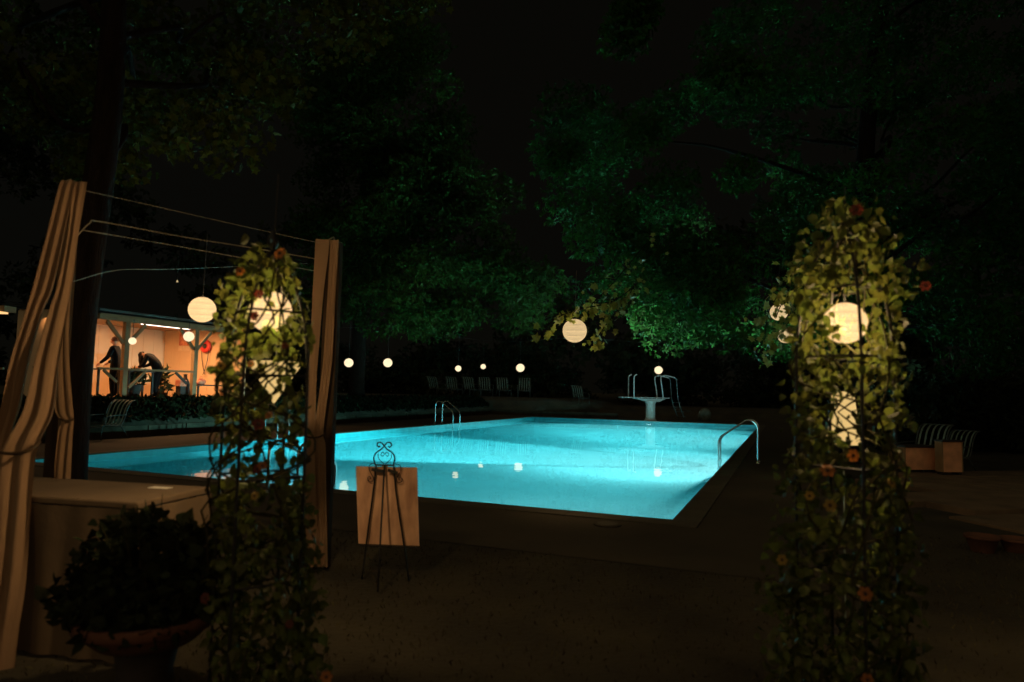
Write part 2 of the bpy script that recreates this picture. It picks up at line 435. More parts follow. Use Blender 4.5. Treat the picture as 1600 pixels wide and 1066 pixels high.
# skimmer lid on the near deck
sk = empty('skimmer_lid', P(-.62, -.62, .01), 'round pale skimmer lid set in the deck before the near pool edge', 'drain lid')
MB().lathe([(0, .022), (.12, .022), (.125, .012), (.125, 0)], P(-.62, -.62, .007), 24).build('lid', M['coping'], sk)
MB().lathe([(.128, 0), (.128, .015), (.155, .015), (.155, 0)], P(-.62, -.62, .007), 24).build('ring', M['deck'], sk)

# ------------------------------------------------------------------ pool ladders and rails
def rail_path(s, foot, pin, k=1.0, deep=-1.0):
    """profile in (outward distance, height)"""
    pr = [(foot, .012), (foot, .45*k), (foot, .74*k), (foot-.04, .86*k), (foot-.14, .93*k), (foot-.26, .92*k), (foot-.36, .85*k),
          (pin+.12, .60*k), (pin+.03, .50*k), (pin, .38*k), (pin, 0), (pin, deep)]
    return pr
def ladder(kind, base, out, along, label, gap=.46, foot=.66, k=1.0):
    o = empty('pool_ladder', base, label, 'pool ladder', 'steel ladders round the pool')
    for s in (-1, 1):
        pts = [base + along*(s*gap/2) + out*a + Vector((0, 0, z)) for a, z in rail_path(s, foot, -.17, k)]
        MB().tube(smooth_path(pts, 4), .021, 10).build('rail', M['steel'], o, True)
        q = base + along*(s*gap/2) + out*foot
        MB().lathe([(.022, .03), (.045, .028), (.055, .012), (.055, .0)], q+Vector((0, 0, .008)), 16).build('foot_flange', M['steel'], o, True)
    for z in (-.35, -.62, -.89):
        MB().box(base - out*.17 + Vector((0, 0, z)), (gap, .07, .025) if False else (gap, .07, .025),
                 Matrix((along, out, Vector((0, 0, 1)))).transposed()).build('tread', M['steel'], o)
    return o
ladder('r', P(0, 7.95), PU, PV, 'steel pool ladder with tall hooped rails on the right pool edge')
ladder('l', P(-PW, 17.4), -PU, PV, 'slim steel pool ladder halfway along the left pool edge, before the chair row', gap=.62)
ladder('l2', P(-PW, 6.85), -PU, PV, 'pool ladder on the left edge seen through the left vine column')
ladder('n', P(-5.13, 0), -PV, PU, 'dark backlit rail at the near pool edge beside the draped post', k=.75, gap=.5)

# ------------------------------------------------------------------ diving board
db = empty('diving_board', P(-5.55, 28.67, .006), 'white diving board with steel side rails on a concrete pedestal at far pool end', 'diving board')
pb = P(-5.55, 28.67, .006)
DX = Vector((-.97, -.24, 0)).normalized(); DY = Vector((DX.y*-1, DX.x, 0))   # board axis points left over the water
MB().lathe([(.34, 0), (.30, .04), (.255, .1), (.25, .85), (.30, .98), (.30, 1.02)], pb, 24).build('pedestal', M['white'], db, True)
def dp(a, c, z): return pb + DX*a + DY*c + Vector((0, 0, z))
t = MB()
t.quad(dp(-.75, -.33, 1.14), dp(.95, -.28, 1.16), dp(.95, .28, 1.16), dp(-.75, .33, 1.14))
t.quad(dp(-.30, -.2, 1.0), dp(.25, -.2, 1.0), dp(.25, .2, 1.0), dp(-.30, .2, 1.0))
for (a0, c0, a1, c1, x0, y0, x1, y1) in ((-.75, -.33, .95, -.28, -.3, -.2, .25, -.2), (.95, .28, -.75, .33, .25, .2, -.3, .2), (.95, -.28, .95, .28, .25, -.2, .25, .2), (-.75, .33, -.75, -.33, -.3, .2, -.3, -.2)):
    t.quad(dp(x0, y0, 1.0), dp(x1, y1, 1.0), dp(a1, c1, 1.15), dp(a0, c0, 1.15))
t.build('platform', M['white'], db)
MB().grid(lambda i, j: dp(-1.0+2.75*i, -.24+.48*j, 1.215+.02*i+ .02*math.sin(i*3)), 12, 1).build('board_top', M['white'], db)
MB().box(dp(.37, 0, 1.20), (2.75, .48, .035), Matrix((DX, DY, Vector((0, 0, 1)))).transposed()).build('board', M['white'], db, bevel=.01)
for c in (-.36, .36):
    f = [dp(1.12, c, 1.16), dp(1.12, c, 1.5), dp(1.12, c, 2.2), dp(1.08, c, 2.36), dp(.95, c, 2.42)]
    MB().tube(smooth_path(f, 4), .027, 8).build('rail', M['white'], db, True)
    r_ = [dp(.3, c, 1.03), dp(-.25, c, 1.02), dp(-.5, c, 1.1), dp(-.55, c, 1.35), dp(-.42, c, 2.2), dp(-.5, c, 2.36), dp(-.75, c, 2.4), dp(-1.25, c, 2.3)]
    MB().tube(smooth_path(r_, 4), .027, 8).build('rail', M['white'], db, True)
    q_ = [dp(-1.25, c, 2.3), dp(-1.35, c, 2.1), dp(-1.45, c, 1.1), dp(-1.85, c, .02)]
    MB().tube(smooth_path(q_, 4), .022, 8).build('stair_rail', M['strap_f'], db, True)
for k in range(4):
    z = .22+.25*k
    MB().box(dp(-1.85+.11*k*1.0, 0, z), (.16, .7, .03), Matrix((DX, DY, Vector((0, 0, 1)))).transposed()).build('step', M['strap_f'], db)

# ------------------------------------------------------------------ strap chairs
def make_strap_chair():
    o = empty('strap_chair', (0, 0, 0), '', 'chair')
    w = .30
    prof = [(.56, .02), (.55, .30), (.50, .38), (.15, .36), (-.05, .37), (-.14, .46), (-.22, .68), (-.30, .86), (-.40, .96), (-.50, .99)]
    fr = MB()
    for s in (-1, 1): fr.tube(smooth_path([(s*w, y, z) for y, z in prof], 3), .014, 6)
    for s in (-1, 1): fr.tube([(s*w, -.05, .36), (s*w, -.35, .01)], .014, 6)
    for y, z in ((.54, .33), (-.5, .99), (-.05, .37)): fr.tube([(-w, y, z), (w, y, z)], .014, 6)
    put(fr.build('frame', M['strap_f'], None, True), o)
    arm = [(-.20, .62), (.05, .62), (.38, .60), (.47, .55), (.5, .38)]
    for s in (-1, 1): put(MB().tube(smooth_path([(s*(w+.03), y, z) for y, z in arm], 3), .014, 6).build('armrest', M['strap_f'], None, True), o)
    sp = smooth_path([(0, y, z) for y, z in prof[2:]], 3)
    me = None
    for k in range(5):
        x = -w+.06+k*(2*w-.12)/4
        if me is None:
            b = MB()
            for i in range(len(sp)-1):
                a, c = sp[i], sp[i+1]
                n_ = Vector((0, -(c-a).z, (c-a).y)).normalized()*.006
                b.quad(a+Vector((-.017, 0, 0))+n_, a+Vector((.017, 0, 0))+n_, c+Vector((.017, 0, 0))+n_, c+Vector((-.017, 0, 0))+n_)
                b.quad(a+Vector((-.017, 0, 0))-n_, c+Vector((-.017, 0, 0))-n_, c+Vector((.017, 0, 0))-n_, a+Vector((.017, 0, 0))-n_)
            st = b.build('strap', M['strap_w']); me = st.data
        else: st = link('strap', me, None)
        st.location.x = x; put(st, o)
    return o
chair0 = make_strap_chair(); used = [0]
def place_chair(p, rz, label, group, scale=1.0):
    o = chair0 if not used[0] else copy_tree(chair0)
    used[0] = 1; o.location = p; o.rotation_euler = (0, 0, rz); o.scale = (scale,)*3
    o['label'] = label; o['group'] = group; return o
def facing(p, target): d = Vector(target)-Vector(p); return math.atan2(d.y, d.x)-math.pi/2
rowL = 'strap chairs in a row beyond the pool'
names = ['leftmost strap chair of the dim row beyond the pool', 'second strap chair from the left in the far row, above the ladder',
         'third strap chair from the left in the dim far row', 'fourth strap chair from the left in the dim far row, under the small lantern',
         'fifth strap chair from the left, next to last in the far row', 'rightmost strap chair of the far row, under the last lantern']
for k, px in enumerate((680, 708, 735, 758, 786, 819)):
    p = on_v(px, 612, 31.0); u, v = pc(p); p.z = height(u, v)
    place_chair(p, facing(p, P(-5, 10)) + (.5, .25, .35, .1, .15, -.05)[k], names[k], rowL, 1.22)
p = at(905, 640, 40); u, v = pc(p); p.z = height(u, v)+.0
place_chair(p, facing(p, P(-5, 10))+.5, 'lone dark strap chair on the bank left of the diving board', 'strap chairs', 1.1)
p = at(172, 640, 17.6); u, v = pc(p); p.z = height(u, v)
place_chair(p, R(168), 'teal striped strap chair standing in front of the lit hut', 'strap chairs', 1.0)
p = ground(1446, 741); p.z = 0.006
place_chair(p, R(118), 'tall strap chair behind the orange crate at right', 'strap chairs', .98)
p = ground(1492, 738); p.z = 0.006
place_chair(p, R(114), 'rightmost strap chair, partly behind the taller orange box', 'strap chairs', .85)

# ------------------------------------------------------------------ the hut
UH = -16.4
fz = on_u(192.8, 622, UH).z
hv0 = pc(on_u(147, 600, UH))[1]; HV1 = 10.0
tz = on_u(196, 503, UH).z                      # underside of the beam
HB = -19.7
HV0 = hv0
hut = empty('poolside_hut', P(UH, 6, fz), 'open fronted hut lit orange inside, with pale posts and a rail', 'hut')
def hbox(name, u0, u1, v0, v1, z0, z1, m, bevel=0):
    o = slab(name, u0, u1, v0, v1, z0, z1, m, bevel); o.parent = hut; o.matrix_parent_inverse = hut.matrix_world.inverted(); return o
hbox('floor', HB, UH+.12, HV0, HV1+.1, fz-.05, fz, M['hutfloor'])
hbox('plinth', HB, UH+.10, HV0, HV1+.1, .3, fz-.052, M['roof'])
# wall boards, one by one
k = 0; v = HV0
while v < HV1-.01:
    hbox('wall_board', HB-.05-.004*(k % 2), HB, v+.004, min(v+.42, HV1)-.004, fz, tz+.35, M['hutwall']); v += .42; k += 1
u = HB; k = 0
while u < UH+.3:
    hbox('wall_board', u+.004, u+.416, HV1, HV1+.05+.004*(k % 2), fz, tz+.35, M['hutwall']); u += .42; k += 1
hbox('end_wall', HB, UH-.2, HV0-.06, HV0-.005, fz, tz+.3, M['hutwall'])
hbox('ceiling', HB, UH+.1, HV0, HV1, tz+.14, tz+.17, M['hutpaint'])
r = MB(); r.quad(P(HB-.4, HV0-.3, tz+.50), P(UH+.45, HV0-.3, tz+.20), P(UH+.45, HV1+.4, tz+.20), P(HB-.4, HV1+.4, tz+.50))
r.quad(P(HB-.4, HV0-.3, tz+.56), P(HB-.4, HV1+.4, tz+.56), P(UH+.45, HV1+.4, tz+.26), P(UH+.45, HV0-.3, tz+.26))
r.quad(P(UH+.45, HV0-.3, tz+.20), P(UH+.45, HV0-.3, tz+.26), P(UH+.45, HV1+.4, tz+.26), P(UH+.45, HV1+.4, tz+.20))
r.build('roof', M['roof'], hut)
hbox('beam', UH-.06, UH+.06, HV0, HV1+.3, tz, tz+.135, M['hutpaint'], .008)
pv1 = pc(on_u(195, 560, UH))[1]; pv2 = pc(on_u(304, 560, UH))[1]
posts = [pv1, pv2]
for pv in posts:
    hbox('post', UH-.065, UH+.065, pv-.075, pv+.075, fz, tz-.002, M['hutpaint'], .008)
    for s in (-1, 1):
        a = P(UH, pv+s*.08, tz-.62); c = P(UH, pv+s*.62, tz-.03)
        MB().beam(a, c, .07, .09).build('brace', M['hutpaint'], hut)
RZ = on_u(240, 579, UH).z
MB().beam(P(UH+.10, HV0, RZ), P(UH+.10, pv2-.05, RZ), .09, .055).build('rail', M['hutpaint'], hut)
MB().beam(P(UH+.11, pv1+.09, fz+.30), P(UH+.11, pv1+.62, RZ-.04), .05, .07).build('rail_brace', M['hutpaint'], hut)
MB().beam(P(UH+.11, pv1-.3, fz+.45), P(UH+.11, pv1-.72, RZ-.04), .05, .07).build('rail_brace', M['hutpaint'], hut)
MB().beam(P(UH+.11, pv2-.35, RZ-.38), P(UH+.11, pv2-.8, RZ-.04), .05, .07).build('rail_brace', M['roof'], hut)
# fluorescent tube
a = on_u(262, 507, UH-.7)
v_t = pc(a)[1]
tl = empty('ceiling_tube_lamp', P(UH-.7, v_t, tz+.1), 'glowing tube lamp under the hut ceiling', 'lamp')
MB().box(P(UH-.75, v_t, tz+.115), (.12, 1.9, .045), Matrix((PU, PV, Vector((0, 0, 1)))).transposed()).build('lamp_housing', M['white'], tl)
MB().tube([P(UH-.75, v_t-.92, tz+.065), P(UH-.75, v_t+.92, tz+.065)], .022, 8).build('tube', M['tube'], tl)
L = bpy.data.lights.new('tube_light', 'AREA'); L.shape = 'RECTANGLE'; L.size = 1.9; L.size_y = .1; L.energy = 170; L.color = (1, .50, .20)
lo_ = bpy.data.objects.new('tube_light', L); COL.objects.link(lo_)
lo_.matrix_world = Matrix.Translation(P(UH-.75, v_t, tz+.03)) @ Matrix.Rotation(YAW+R(90), 4, 'Z'); lo_.parent = tl; lo_.matrix_parent_inverse = tl.matrix_world.inverted()
a = P(UH-2.0, HV0+.8, tz+.10)
tl2 = empty('ceiling_tube_lamp', a, 'second tube lamp at the hidden left end of the hut ceiling', 'lamp')
MB().tube([a-PV*.6, a+PV*.6], .022, 8).build('tube', M['tube'], tl2)
L2 = L.copy(); L2.energy = 90
lo2 = bpy.data.objects.new('tube_light', L2); COL.objects.link(lo2); lo2.matrix_world = Matrix.Translation(a-Vector((0, 0, .04))) @ Matrix.Rotation(YAW+R(90), 4, 'Z')
lo2.parent = tl2; lo2.matrix_parent_inverse = tl2.matrix_world.inverted()

# things on the end wall (faces the camera)
def on_end(px, py): return on_v(px, py, HV1-.006)
def wall_rect(x0, y0, x1, y1, th=.012):
    a, c = on_end(x0, y1), on_end(x1, y0); ua, uc = pc(a)[0], pc(c)[0]
    return ua, uc, a.z, c.z
def flat_thing(name, rect, m, label, cat, frame=None, th=.012, extra=None):
    ua, uc, z0, z1 = rect
    o = empty(name, P((ua+uc)/2, HV1-.01, z0), label, cat)
    s_ = slab('panel', ua, uc, HV1-.004-th, HV1-.004, z0, z1, m); s_.parent = o; s_.matrix_parent_inverse = o.matrix_world.inverted()
    if frame:
        for (a0, a1, b0, b1) in ((ua-.02, uc+.02, z1, z1+.02), (ua-.02, uc+.02, z0-.02, z0), (ua-.02, ua, z0, z1), (uc, uc+.02, z0, z1)):
            f_ = slab('frame', a0, a1, HV1-.028, HV1-.003, b0, b1, frame); f_.parent = o; f_.matrix_parent_inverse = o.matrix_world.inverted()
    return o
pic = flat_thing('framed_picture', wall_rect(243, 535, 256, 550), M['brownprint'], 'small brown framed picture in the middle of the hut wall', 'picture', M['dark'])
pos = flat_thing('poster', wall_rect(280, 517, 299, 540), M['redprint'], 'red poster on the hut wall behind the lantern', 'poster')
ntc = flat_thing('notice', wall_rect(279, 541, 297, 548), M['whiteprint'], 'pale notice pinned under the red poster', 'notice')
# lifebuoy with rope
c = on_v(321, 541, HV1-.10)
lb = empty('lifebuoy', c, 'red lifebuoy hanging on the right of the hut wall', 'lifebuoy')
ring = MB()
for i in range(24):
    for j in range(10):
        A_, B_ = 2*math.pi*i/24, 2*math.pi*j/10
        rr = .16+.075*math.cos(B_); q = c+PU*(rr*math.cos(A_))+Vector((0, 0, rr*math.sin(A_)))+PV*(.06*math.sin(B_)); ring.v.append(tuple(q))
for i in range(24):
    for j in range(10): ring.f.append((i*10+j, ((i+1) % 24)*10+j, ((i+1) % 24)*10+(j+1) % 10, i*10+(j+1) % 10))
ring.build('ring', M['red'], lb, True)
for s in (-1, 1):
    MB().tube(smooth_path([c+PU*(.17*s)-Vector((0, 0, .1)), c+PU*(.12*s)-Vector((0, 0, .5)), c+PU*(.02*s)-Vector((0, 0, .85)), c+PU*(-.05*s)-Vector((0, 0, 1.0))], 4), .012, 6).build('rope', M['dark'], lb, True)
MB().lathe([(0, .02), (.12, .02), (.12, 0), (0, 0)], c+PV*.03, 20, Matrix.Rotation(R(90), 3, 'X')).build('backing', M['dark'], lb)

def lathe_thing(name, prof, p, m, label, cat, part='body', n=20):
    o = empty(name, p, label, cat); MB().lathe(prof, p, n).build(part, m, o, True); return o
def leafy(o, part, c, rad, n, L, m, up=.6):
    lf = leaf_cloud([(c, rad, n)], L, 'strap', up=up); return link(part, lf, m, o)

# ------------------------------------------------------------------ leaves
def tmpl(kind):
    if kind == 'maple':
        pts = [(0, 0), (.18, .02), (.50, .10), (.34, .32), (.62, .58), (.26, .62), (0, 1.0), (-.26, .62), (-.62, .58), (-.34, .32), (-.50, .10), (-.18, .02)]
        v = [(0, .35, .0)] + [(x, y, .16*abs(x)-.06*y) for x, y in pts]
        f = [(0, i+1, (i+1) % 12+1) for i in range(12)]
    elif kind == 'heart':
        v = [(0, 0, 0), (.34, .12, .10), (.42, .42, .10), (.2, .78, .04), (0, 1.05, -.08), (-.2, .78, .04), (-.42, .42, .10), (-.34, .12, .10), (0, .45, -.02)]
        f = [(8, i, (i+1) % 8) for i in range(8)]
    elif kind == 'strap':
        v = [(-.06, 0, 0), (.06, 0, 0), (.13, .5, .06), (-.13, .5, .06), (0, 1.05, -.1)]; f = [(0, 1, 2, 3), (3, 2, 4)]
    elif kind == 'sprig':                           # three leaflets that share a stalk
        v = [(0, 0, 0), (.22, .45, .08), (0, 1, -.05), (-.22, .45, .08),
             (.1, .05, 0), (.62, .15, .1), (.75, .62, -.06), (.30, .45, .02),
             (-.1, .05, 0), (-.30, .45, .02), (-.75, .62, -.06), (-.62, .15, .1)]
        f = [(0, 1, 2, 3), (4, 5, 6, 7), (8, 9, 10, 11)]
    else:
        v = [(0, 0, 0), (.34, .45, .08), (0, 1, -.06), (-.34, .45, .08)]; f = [(0, 1, 2, 3)]
    return np.array(v, float), f
def rot_mats(n, up=0.0, droop=0.5):
    """random frames; the leaf's own +Y hangs down by 'droop'"""
    y = nrng.normal(size=(n, 3)); y[:, 2] -= droop*1.6; y[:, 2] += up*1.8
    y /= np.linalg.norm(y, axis=1)[:, None]
    x = nrng.normal(size=(n, 3)); x -= (x*y).sum(1)[:, None]*y; x /= np.linalg.norm(x, axis=1)[:, None]
    z = np.cross(x, y); return np.stack([x, y, z], 2)
def leaf_mesh(name, pos, size, kind, up=0, droop=.5):
    v, f = tmpl(kind); n = len(pos); Rm = rot_mats(n, up, droop)
    sz = size*nrng.uniform(.5, 1.4, n)
    V = np.einsum('nij,kj->nki', Rm, v)*sz[:, None, None] + pos[:, None, :]
    me = bpy.data.meshes.new(name); k = len(v)
    me.vertices.add(n*k); me.vertices.foreach_set('co', V.reshape(-1).astype(np.float32))
    ls = np.array([len(q) for q in f]); flat = np.concatenate([np.array(q) for q in f])
    loops = (flat[None, :] + (np.arange(n)*k)[:, None]).reshape(-1)
    me.loops.add(len(loops)); me.loops.foreach_set('vertex_index', loops.astype(np.int32))
    starts = np.concatenate([[0], np.cumsum(np.tile(ls, n))[:-1]])
    me.polygons.add(n*len(f)); me.polygons.foreach_set('loop_start', starts.astype(np.int32))
    me.update(calc_edges=True); me.validate(); return me
def cloud_points(clumps, shell=.35):
    out = []
    for c, rad, n in clumps:
        d = nrng.normal(size=(n, 3)); d /= np.linalg.norm(d, axis=1)[:, None]
        r_ = nrng.uniform(0, 1, n)**shell
        rad = np.array(rad if hasattr(rad, '__len__') else (rad, rad, rad*.75))
        out.append(np.array(c)[None, :] + d*r_[:, None]*rad)
    return np.concatenate(out)
def leaf_cloud(clumps, size, kind, up=0, droop=.5, name='leaves'): return leaf_mesh(name, cloud_points(clumps), size, kind, up, droop)
def in_poly(x, y, poly):
    c = False; j = len(poly)-1
    for i in range(len(poly)):
        xi, yi = poly[i]; xj, yj = poly[j]
        if (yi > y) != (yj > y) and x < (xj-xi)*(y-yi)/(yj-yi)+xi: c = not c
        j = i
    return c
def clumps_in(poly, Y0, Y1, n, r0, r1, per):
    xs = [p[0] for p in poly]; ys = [p[1] for p in poly]; out = []
    while len(out) < n:
        x, y = rnd.uniform(min(xs), max(xs)), rnd.uniform(min(ys), max(ys))
        if not in_poly(x, y, poly): continue
        c = at(x, y, rnd.uniform(Y0, Y1)); r_ = rnd.uniform(r0, r1)
        out.append((tuple(c), (r_, r_, r_*.6), int(per*(r_/r1)**2)))
    return out
def twig(c, clump_r, n=9):
    b = MB(); c = Vector(c)
    for k in range(n):
        d = Vector((rnd.gauss(0, 1), rnd.gauss(0, 1), rnd.gauss(-.2, .6))).normalized()*clump_r
        b.tube([c, c+d*.5+Vector((0, 0, .03)), c+d], [.012, .008, .004], 4)
    return b
def tree(name, base, top, r, clumps, leafm, size, kind, label, group, every=3, minr=.03, lean=None):
    o = empty(name, base, label, 'tree', group)
    base, top = Vector(base), Vector(top); H_ = (top-base).length
    path = smooth_path([base-Vector((0, 0, .1)), base.lerp(top, .3)+Vector((rnd.uniform(-.1, .1), 0, 0)), base.lerp(top, .65)+Vector((rnd.uniform(-.2, .2), .1, 0)), top], 6)
    rs = [r*(1.2 if i == 0 else 1-.55*i/(len(path)-1)) for i in range(len(path))]
    MB().tube(path, rs, 12).build('trunk', M['bark'], o, True)
    nb = 0
    for i, (c, rad, n) in enumerate(clumps):
        if i % every: continue
        c = Vector(c); tt = max(.30, min(1, (c.z-base.z)/max(.1, H_)-.10)); s0 = path[int(tt*(len(path)-1))]
        mid = s0.lerp(c, .55)+Vector((0, 0, .10*(c-s0).length*.5))
        q1 = s0.lerp(c, .3)+Vector((rnd.gauss(0, .25), rnd.gauss(0, .25), rnd.uniform(.1, .6))); q2 = s0.lerp(c, .7)+Vector((rnd.gauss(0, .3), rnd.gauss(0, .3), rnd.uniform(0, .6)))
        b = MB().tube(smooth_path([s0, q1, mid, q2, c], 4), [r*.20*(1-.85*j/16)+minr*.2 for j in range(17)], 6)
        tw = twig(c, (rad[0] if hasattr(rad, '__len__') else rad)*.8, 5); off = len(b.v)
        b.v += tw.v; b.f += [tuple(q+off for q in f_) for f_ in tw.f]
        b.build('branch', M['bark'], o, True); nb += 1
    cr = link('crown', leaf_cloud(clumps, size, kind), leafm, o); cr['kind'] = 'stuff'
    return o

# near left maple, the one whose dark trunk stands behind the left drape
tb = at(104, 760, 5.6); tb.z = 0
polyA = [(-260, -260), (700, -260), (770, 5), (700, 45), (620, 25), (530, 70), (500, 150), (430, 130), (400, 160), (350, 225), (300, 180), (240, 235), (190, 270), (105, 275), (60, 190), (0, 190), (-200, 160)]
clA = clumps_in(polyA, 6.2, 10.5, 170, .35, .6, 330)
clA += [(tuple(at(x, y, Y)), .20, 60) for x, y, Y in ((345, 215, 7), (352, 190, 7.2), (110, 265, 6.4), (165, 262, 6.6), (200, 255, 7), (60, 180, 6.6), (135, 240, 6.5), (330, 150, 7.5), (455, 140, 8), (262, 225, 6.8))]
tree('maple_tree', tb, at(180, -260, 5.6), .165, clA, M['leaf_maple'], .074, 'maple', 'near maple with dark trunk behind the left drape and boughs across the top left', 'trees', 7)

# big tree left of centre beyond the pool
tb = at(556, 640, 31); tb.z = 1.0
polyB = [(470, 380), (480, 120), (560, 40), (660, 10), (700, 120), (720, 230), (790, 330), (830, 420), (860, 480), (800, 505), (720, 512), (640, 510), (560, 505), (500, 490), (520, 450)]
clB = clumps_in(polyB, 23, 30, 150, .8, 1.5, 420)
tree('broad_tree', tb, at(590, 60, 29), .36, clB, M['leaf_far'], .17, 'sprig', 'tall broad tree left of centre beyond the pool, its skirt lit green', 'trees', 10)

# tree over the right side of the pool
tb = ground(1330, 720); tb.z = 0
polyC = [(830, 190), (900, 120), (1000, 160), (1100, 60), (1200, 10), (1500, -120), (1900, -120), (1900, 580), (1440, 560), (1260, 545), (1060, 520), (975, 505), (925, 455), (960, 420), (900, 350), (850, 290)]
clC = clumps_in(polyC, 11.5, 18, 230, .5, 1.05, 420)
clC += [(tuple(at(x, y, Y)), .38, 190) for x, y, Y in ((985, 375, 12.2), (972, 362, 12.4), (1085, 425, 13), (1105, 412, 13.3), (1068, 432, 13.2), (1130, 478, 13), (1138, 462, 13.2), (1090, 478, 12.8), (1000, 392, 12.3), (985, 30, 9), (1000, 5, 9), (975, 55, 9), (1130, 100, 9.5), (1160, 120, 9.5), (1010, 210, 10.5), (860, 250, 12), (885, 235, 12), (1160, 270, 10))]
treeC = tree('spreading_tree', tb, at(1390, -80, 14.5), .28, clC, M['leaf_right'], .11, 'sprig', 'wide spreading tree at right whose boughs hang over the lit pool', 'trees', 14, .02)

# its leafy twigs round the hanging lanterns, leaf by leaf
lv, lf_ = tmpl('maple'); lm = bpy.data.meshes.new('maple_leaf_shape'); lm.from_pydata([tuple(q) for q in lv], [], lf_); lm.materials.append(M['leaf_vine'])
M_twl = mat('lantern_glow_painted_leaf', (.15, .19, .035), .6, var=.3, scale=6, trans=.4, island=.4)  # lantern light on these leaves is put into the brighter colour
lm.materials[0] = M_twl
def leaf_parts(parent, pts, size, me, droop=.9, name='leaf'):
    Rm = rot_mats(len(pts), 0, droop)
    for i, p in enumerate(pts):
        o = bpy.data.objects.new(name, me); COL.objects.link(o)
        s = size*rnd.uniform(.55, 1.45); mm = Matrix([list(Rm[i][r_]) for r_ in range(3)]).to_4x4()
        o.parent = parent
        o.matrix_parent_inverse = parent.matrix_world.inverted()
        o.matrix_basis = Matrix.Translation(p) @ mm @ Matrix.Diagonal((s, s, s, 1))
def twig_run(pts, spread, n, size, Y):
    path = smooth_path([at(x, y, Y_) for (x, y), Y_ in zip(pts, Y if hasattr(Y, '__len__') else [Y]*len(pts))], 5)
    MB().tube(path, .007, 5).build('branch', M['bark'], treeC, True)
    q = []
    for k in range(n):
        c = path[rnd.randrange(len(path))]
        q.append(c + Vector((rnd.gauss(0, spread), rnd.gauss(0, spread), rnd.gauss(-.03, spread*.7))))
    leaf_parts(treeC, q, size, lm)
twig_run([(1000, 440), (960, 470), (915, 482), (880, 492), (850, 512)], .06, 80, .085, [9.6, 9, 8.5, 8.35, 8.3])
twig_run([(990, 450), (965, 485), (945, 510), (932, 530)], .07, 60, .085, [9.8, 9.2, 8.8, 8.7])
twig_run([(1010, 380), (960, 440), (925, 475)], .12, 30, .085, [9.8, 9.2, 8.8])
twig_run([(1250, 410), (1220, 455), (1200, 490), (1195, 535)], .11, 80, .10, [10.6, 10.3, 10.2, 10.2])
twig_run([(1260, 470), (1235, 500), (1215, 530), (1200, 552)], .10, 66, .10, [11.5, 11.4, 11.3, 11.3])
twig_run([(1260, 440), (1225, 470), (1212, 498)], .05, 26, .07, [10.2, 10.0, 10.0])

# dark woods that close the view all round
def woods(label, polys, size, name='distant_woods'):
    cl = []
    for poly, Y0, Y1, n, r0, r1, per in polys: cl += clumps_in(poly, Y0, Y1, n, r0, r1, per)
    o = link(name, leaf_cloud(cl, size, 'sprig', name=name), M['leaf_dark']); tag(o, label, kind='stuff'); return o
woods('dark mass of trees beyond the garden', [
    ([(-700, 60), (60, 120), (200, 330), (480, 370), (700, 450), (860, 455), (960, 430), (1250, 330), (1500, 150), (2300, 0), (2300, 640), (-700, 640)], 44, 60, 330, 1.6, 3.0, 170)], .55)
hedge = clumps_in([(470, 545), (1250, 560), (1250, 640), (470, 632)], 47, 50, 110, 1.0, 1.5, 240)
hedge += clumps_in([(1400, 585), (2000, 600), (2000, 700), (1400, 690)], 19, 23, 60, .6, 1.0, 240)
tag(link('hedge', leaf_cloud(hedge, .22, 'sprig', name='hedge'), M['leaf_dark']), 'dark unclipped hedge behind the chairs and the diving board', kind='stuff')

# plants in and beside the hut, once leaves exist
def pot_plant(p, label, h, rad, n, L, potr=.13, dark=True):
    o = empty('potted_plant', p, label, 'potted plant')
    MB().lathe([(potr*.7, 0), (potr*.75, .01), (potr, potr*1.7), (potr*1.08, potr*1.75), (potr*1.08, potr*1.95), (potr*.9, potr*1.95), (potr*.9, potr*1.7)], p, 18).build('pot', M['dark'] if dark else M['terracotta'], o, True)
    link('foliage', leaf_cloud([(tuple(p+Vector((0, 0, potr*1.9+h*.45))), (rad, rad, h*.45), n)], L, 'strap', up=.8), M['leaf_pot'], o)
    return o
def hp(px, py_floor_u): return None
p = on_u(209, 617, UH-.35); p.z = fz
pot_plant(p, 'large dark bushy plant standing behind the rail beside the post', .45, .30, 260, .20, .20)
p = on_u(250, 617, UH-1.0); p.z = fz
pot_plant(p, 'tall plant with arching leaves behind the bending woman', .75, .28, 70, .32, .14)
p = on_u(258, 619, UH-.5); p.z = fz
pot_plant(p, 'small spiky plant on the hut floor right of the woman', .34, .16, 40, .20, .08)
p = on_u(288, 619, UH-.4); p.z = fz
lathe_thing('floor_vase', [(.09, 0), (.14, .05), (.16, .3), (.13, .5), (.06, .62), (.05, .72), (.07, .75)], p, M['dark'], 'tall dark vase against the hut wall near the second post', 'vase')
# counter at left with goods on it, where the man works
def table_thing(name, c, wu, wv, h, label, m):
    o = empty(name, c, label, 'table'); rot = Matrix((PU, PV, Vector((0, 0, 1)))).transposed()
    MB().box(c+Vector((0, 0, h-.02)), (wu, wv, .04), rot).build('tabletop', m, o)
    for a in (-1, 1):
        for d in (-1, 1):
            MB().box(c+PU*(a*(wu/2-.05))+PV*(d*(wv/2-.05))+Vector((0, 0, (h-.04)/2)), (.05, .05, h-.04), rot).build('leg', m, o)
    return o
c1 = P(UH-.42, pv1-1.35, fz)
table_thing('work_table', c1, .6, 1.5, RZ-fz+.0, 'dark work table at the left behind the hut rail', M['dark'])
c2 = P(UH-.42, pv1+.75, fz)
table_thing('work_table', c2, .5, .9, RZ-fz-.02, 'dark side table the bending woman leans over', M['dark'])
c3 = P(UH-.35, pv2+.95, fz)
table_thing('low_bench', c3, .5, 1.3, .42, 'low dark bench with goods right of the second hut post', M['dark'])
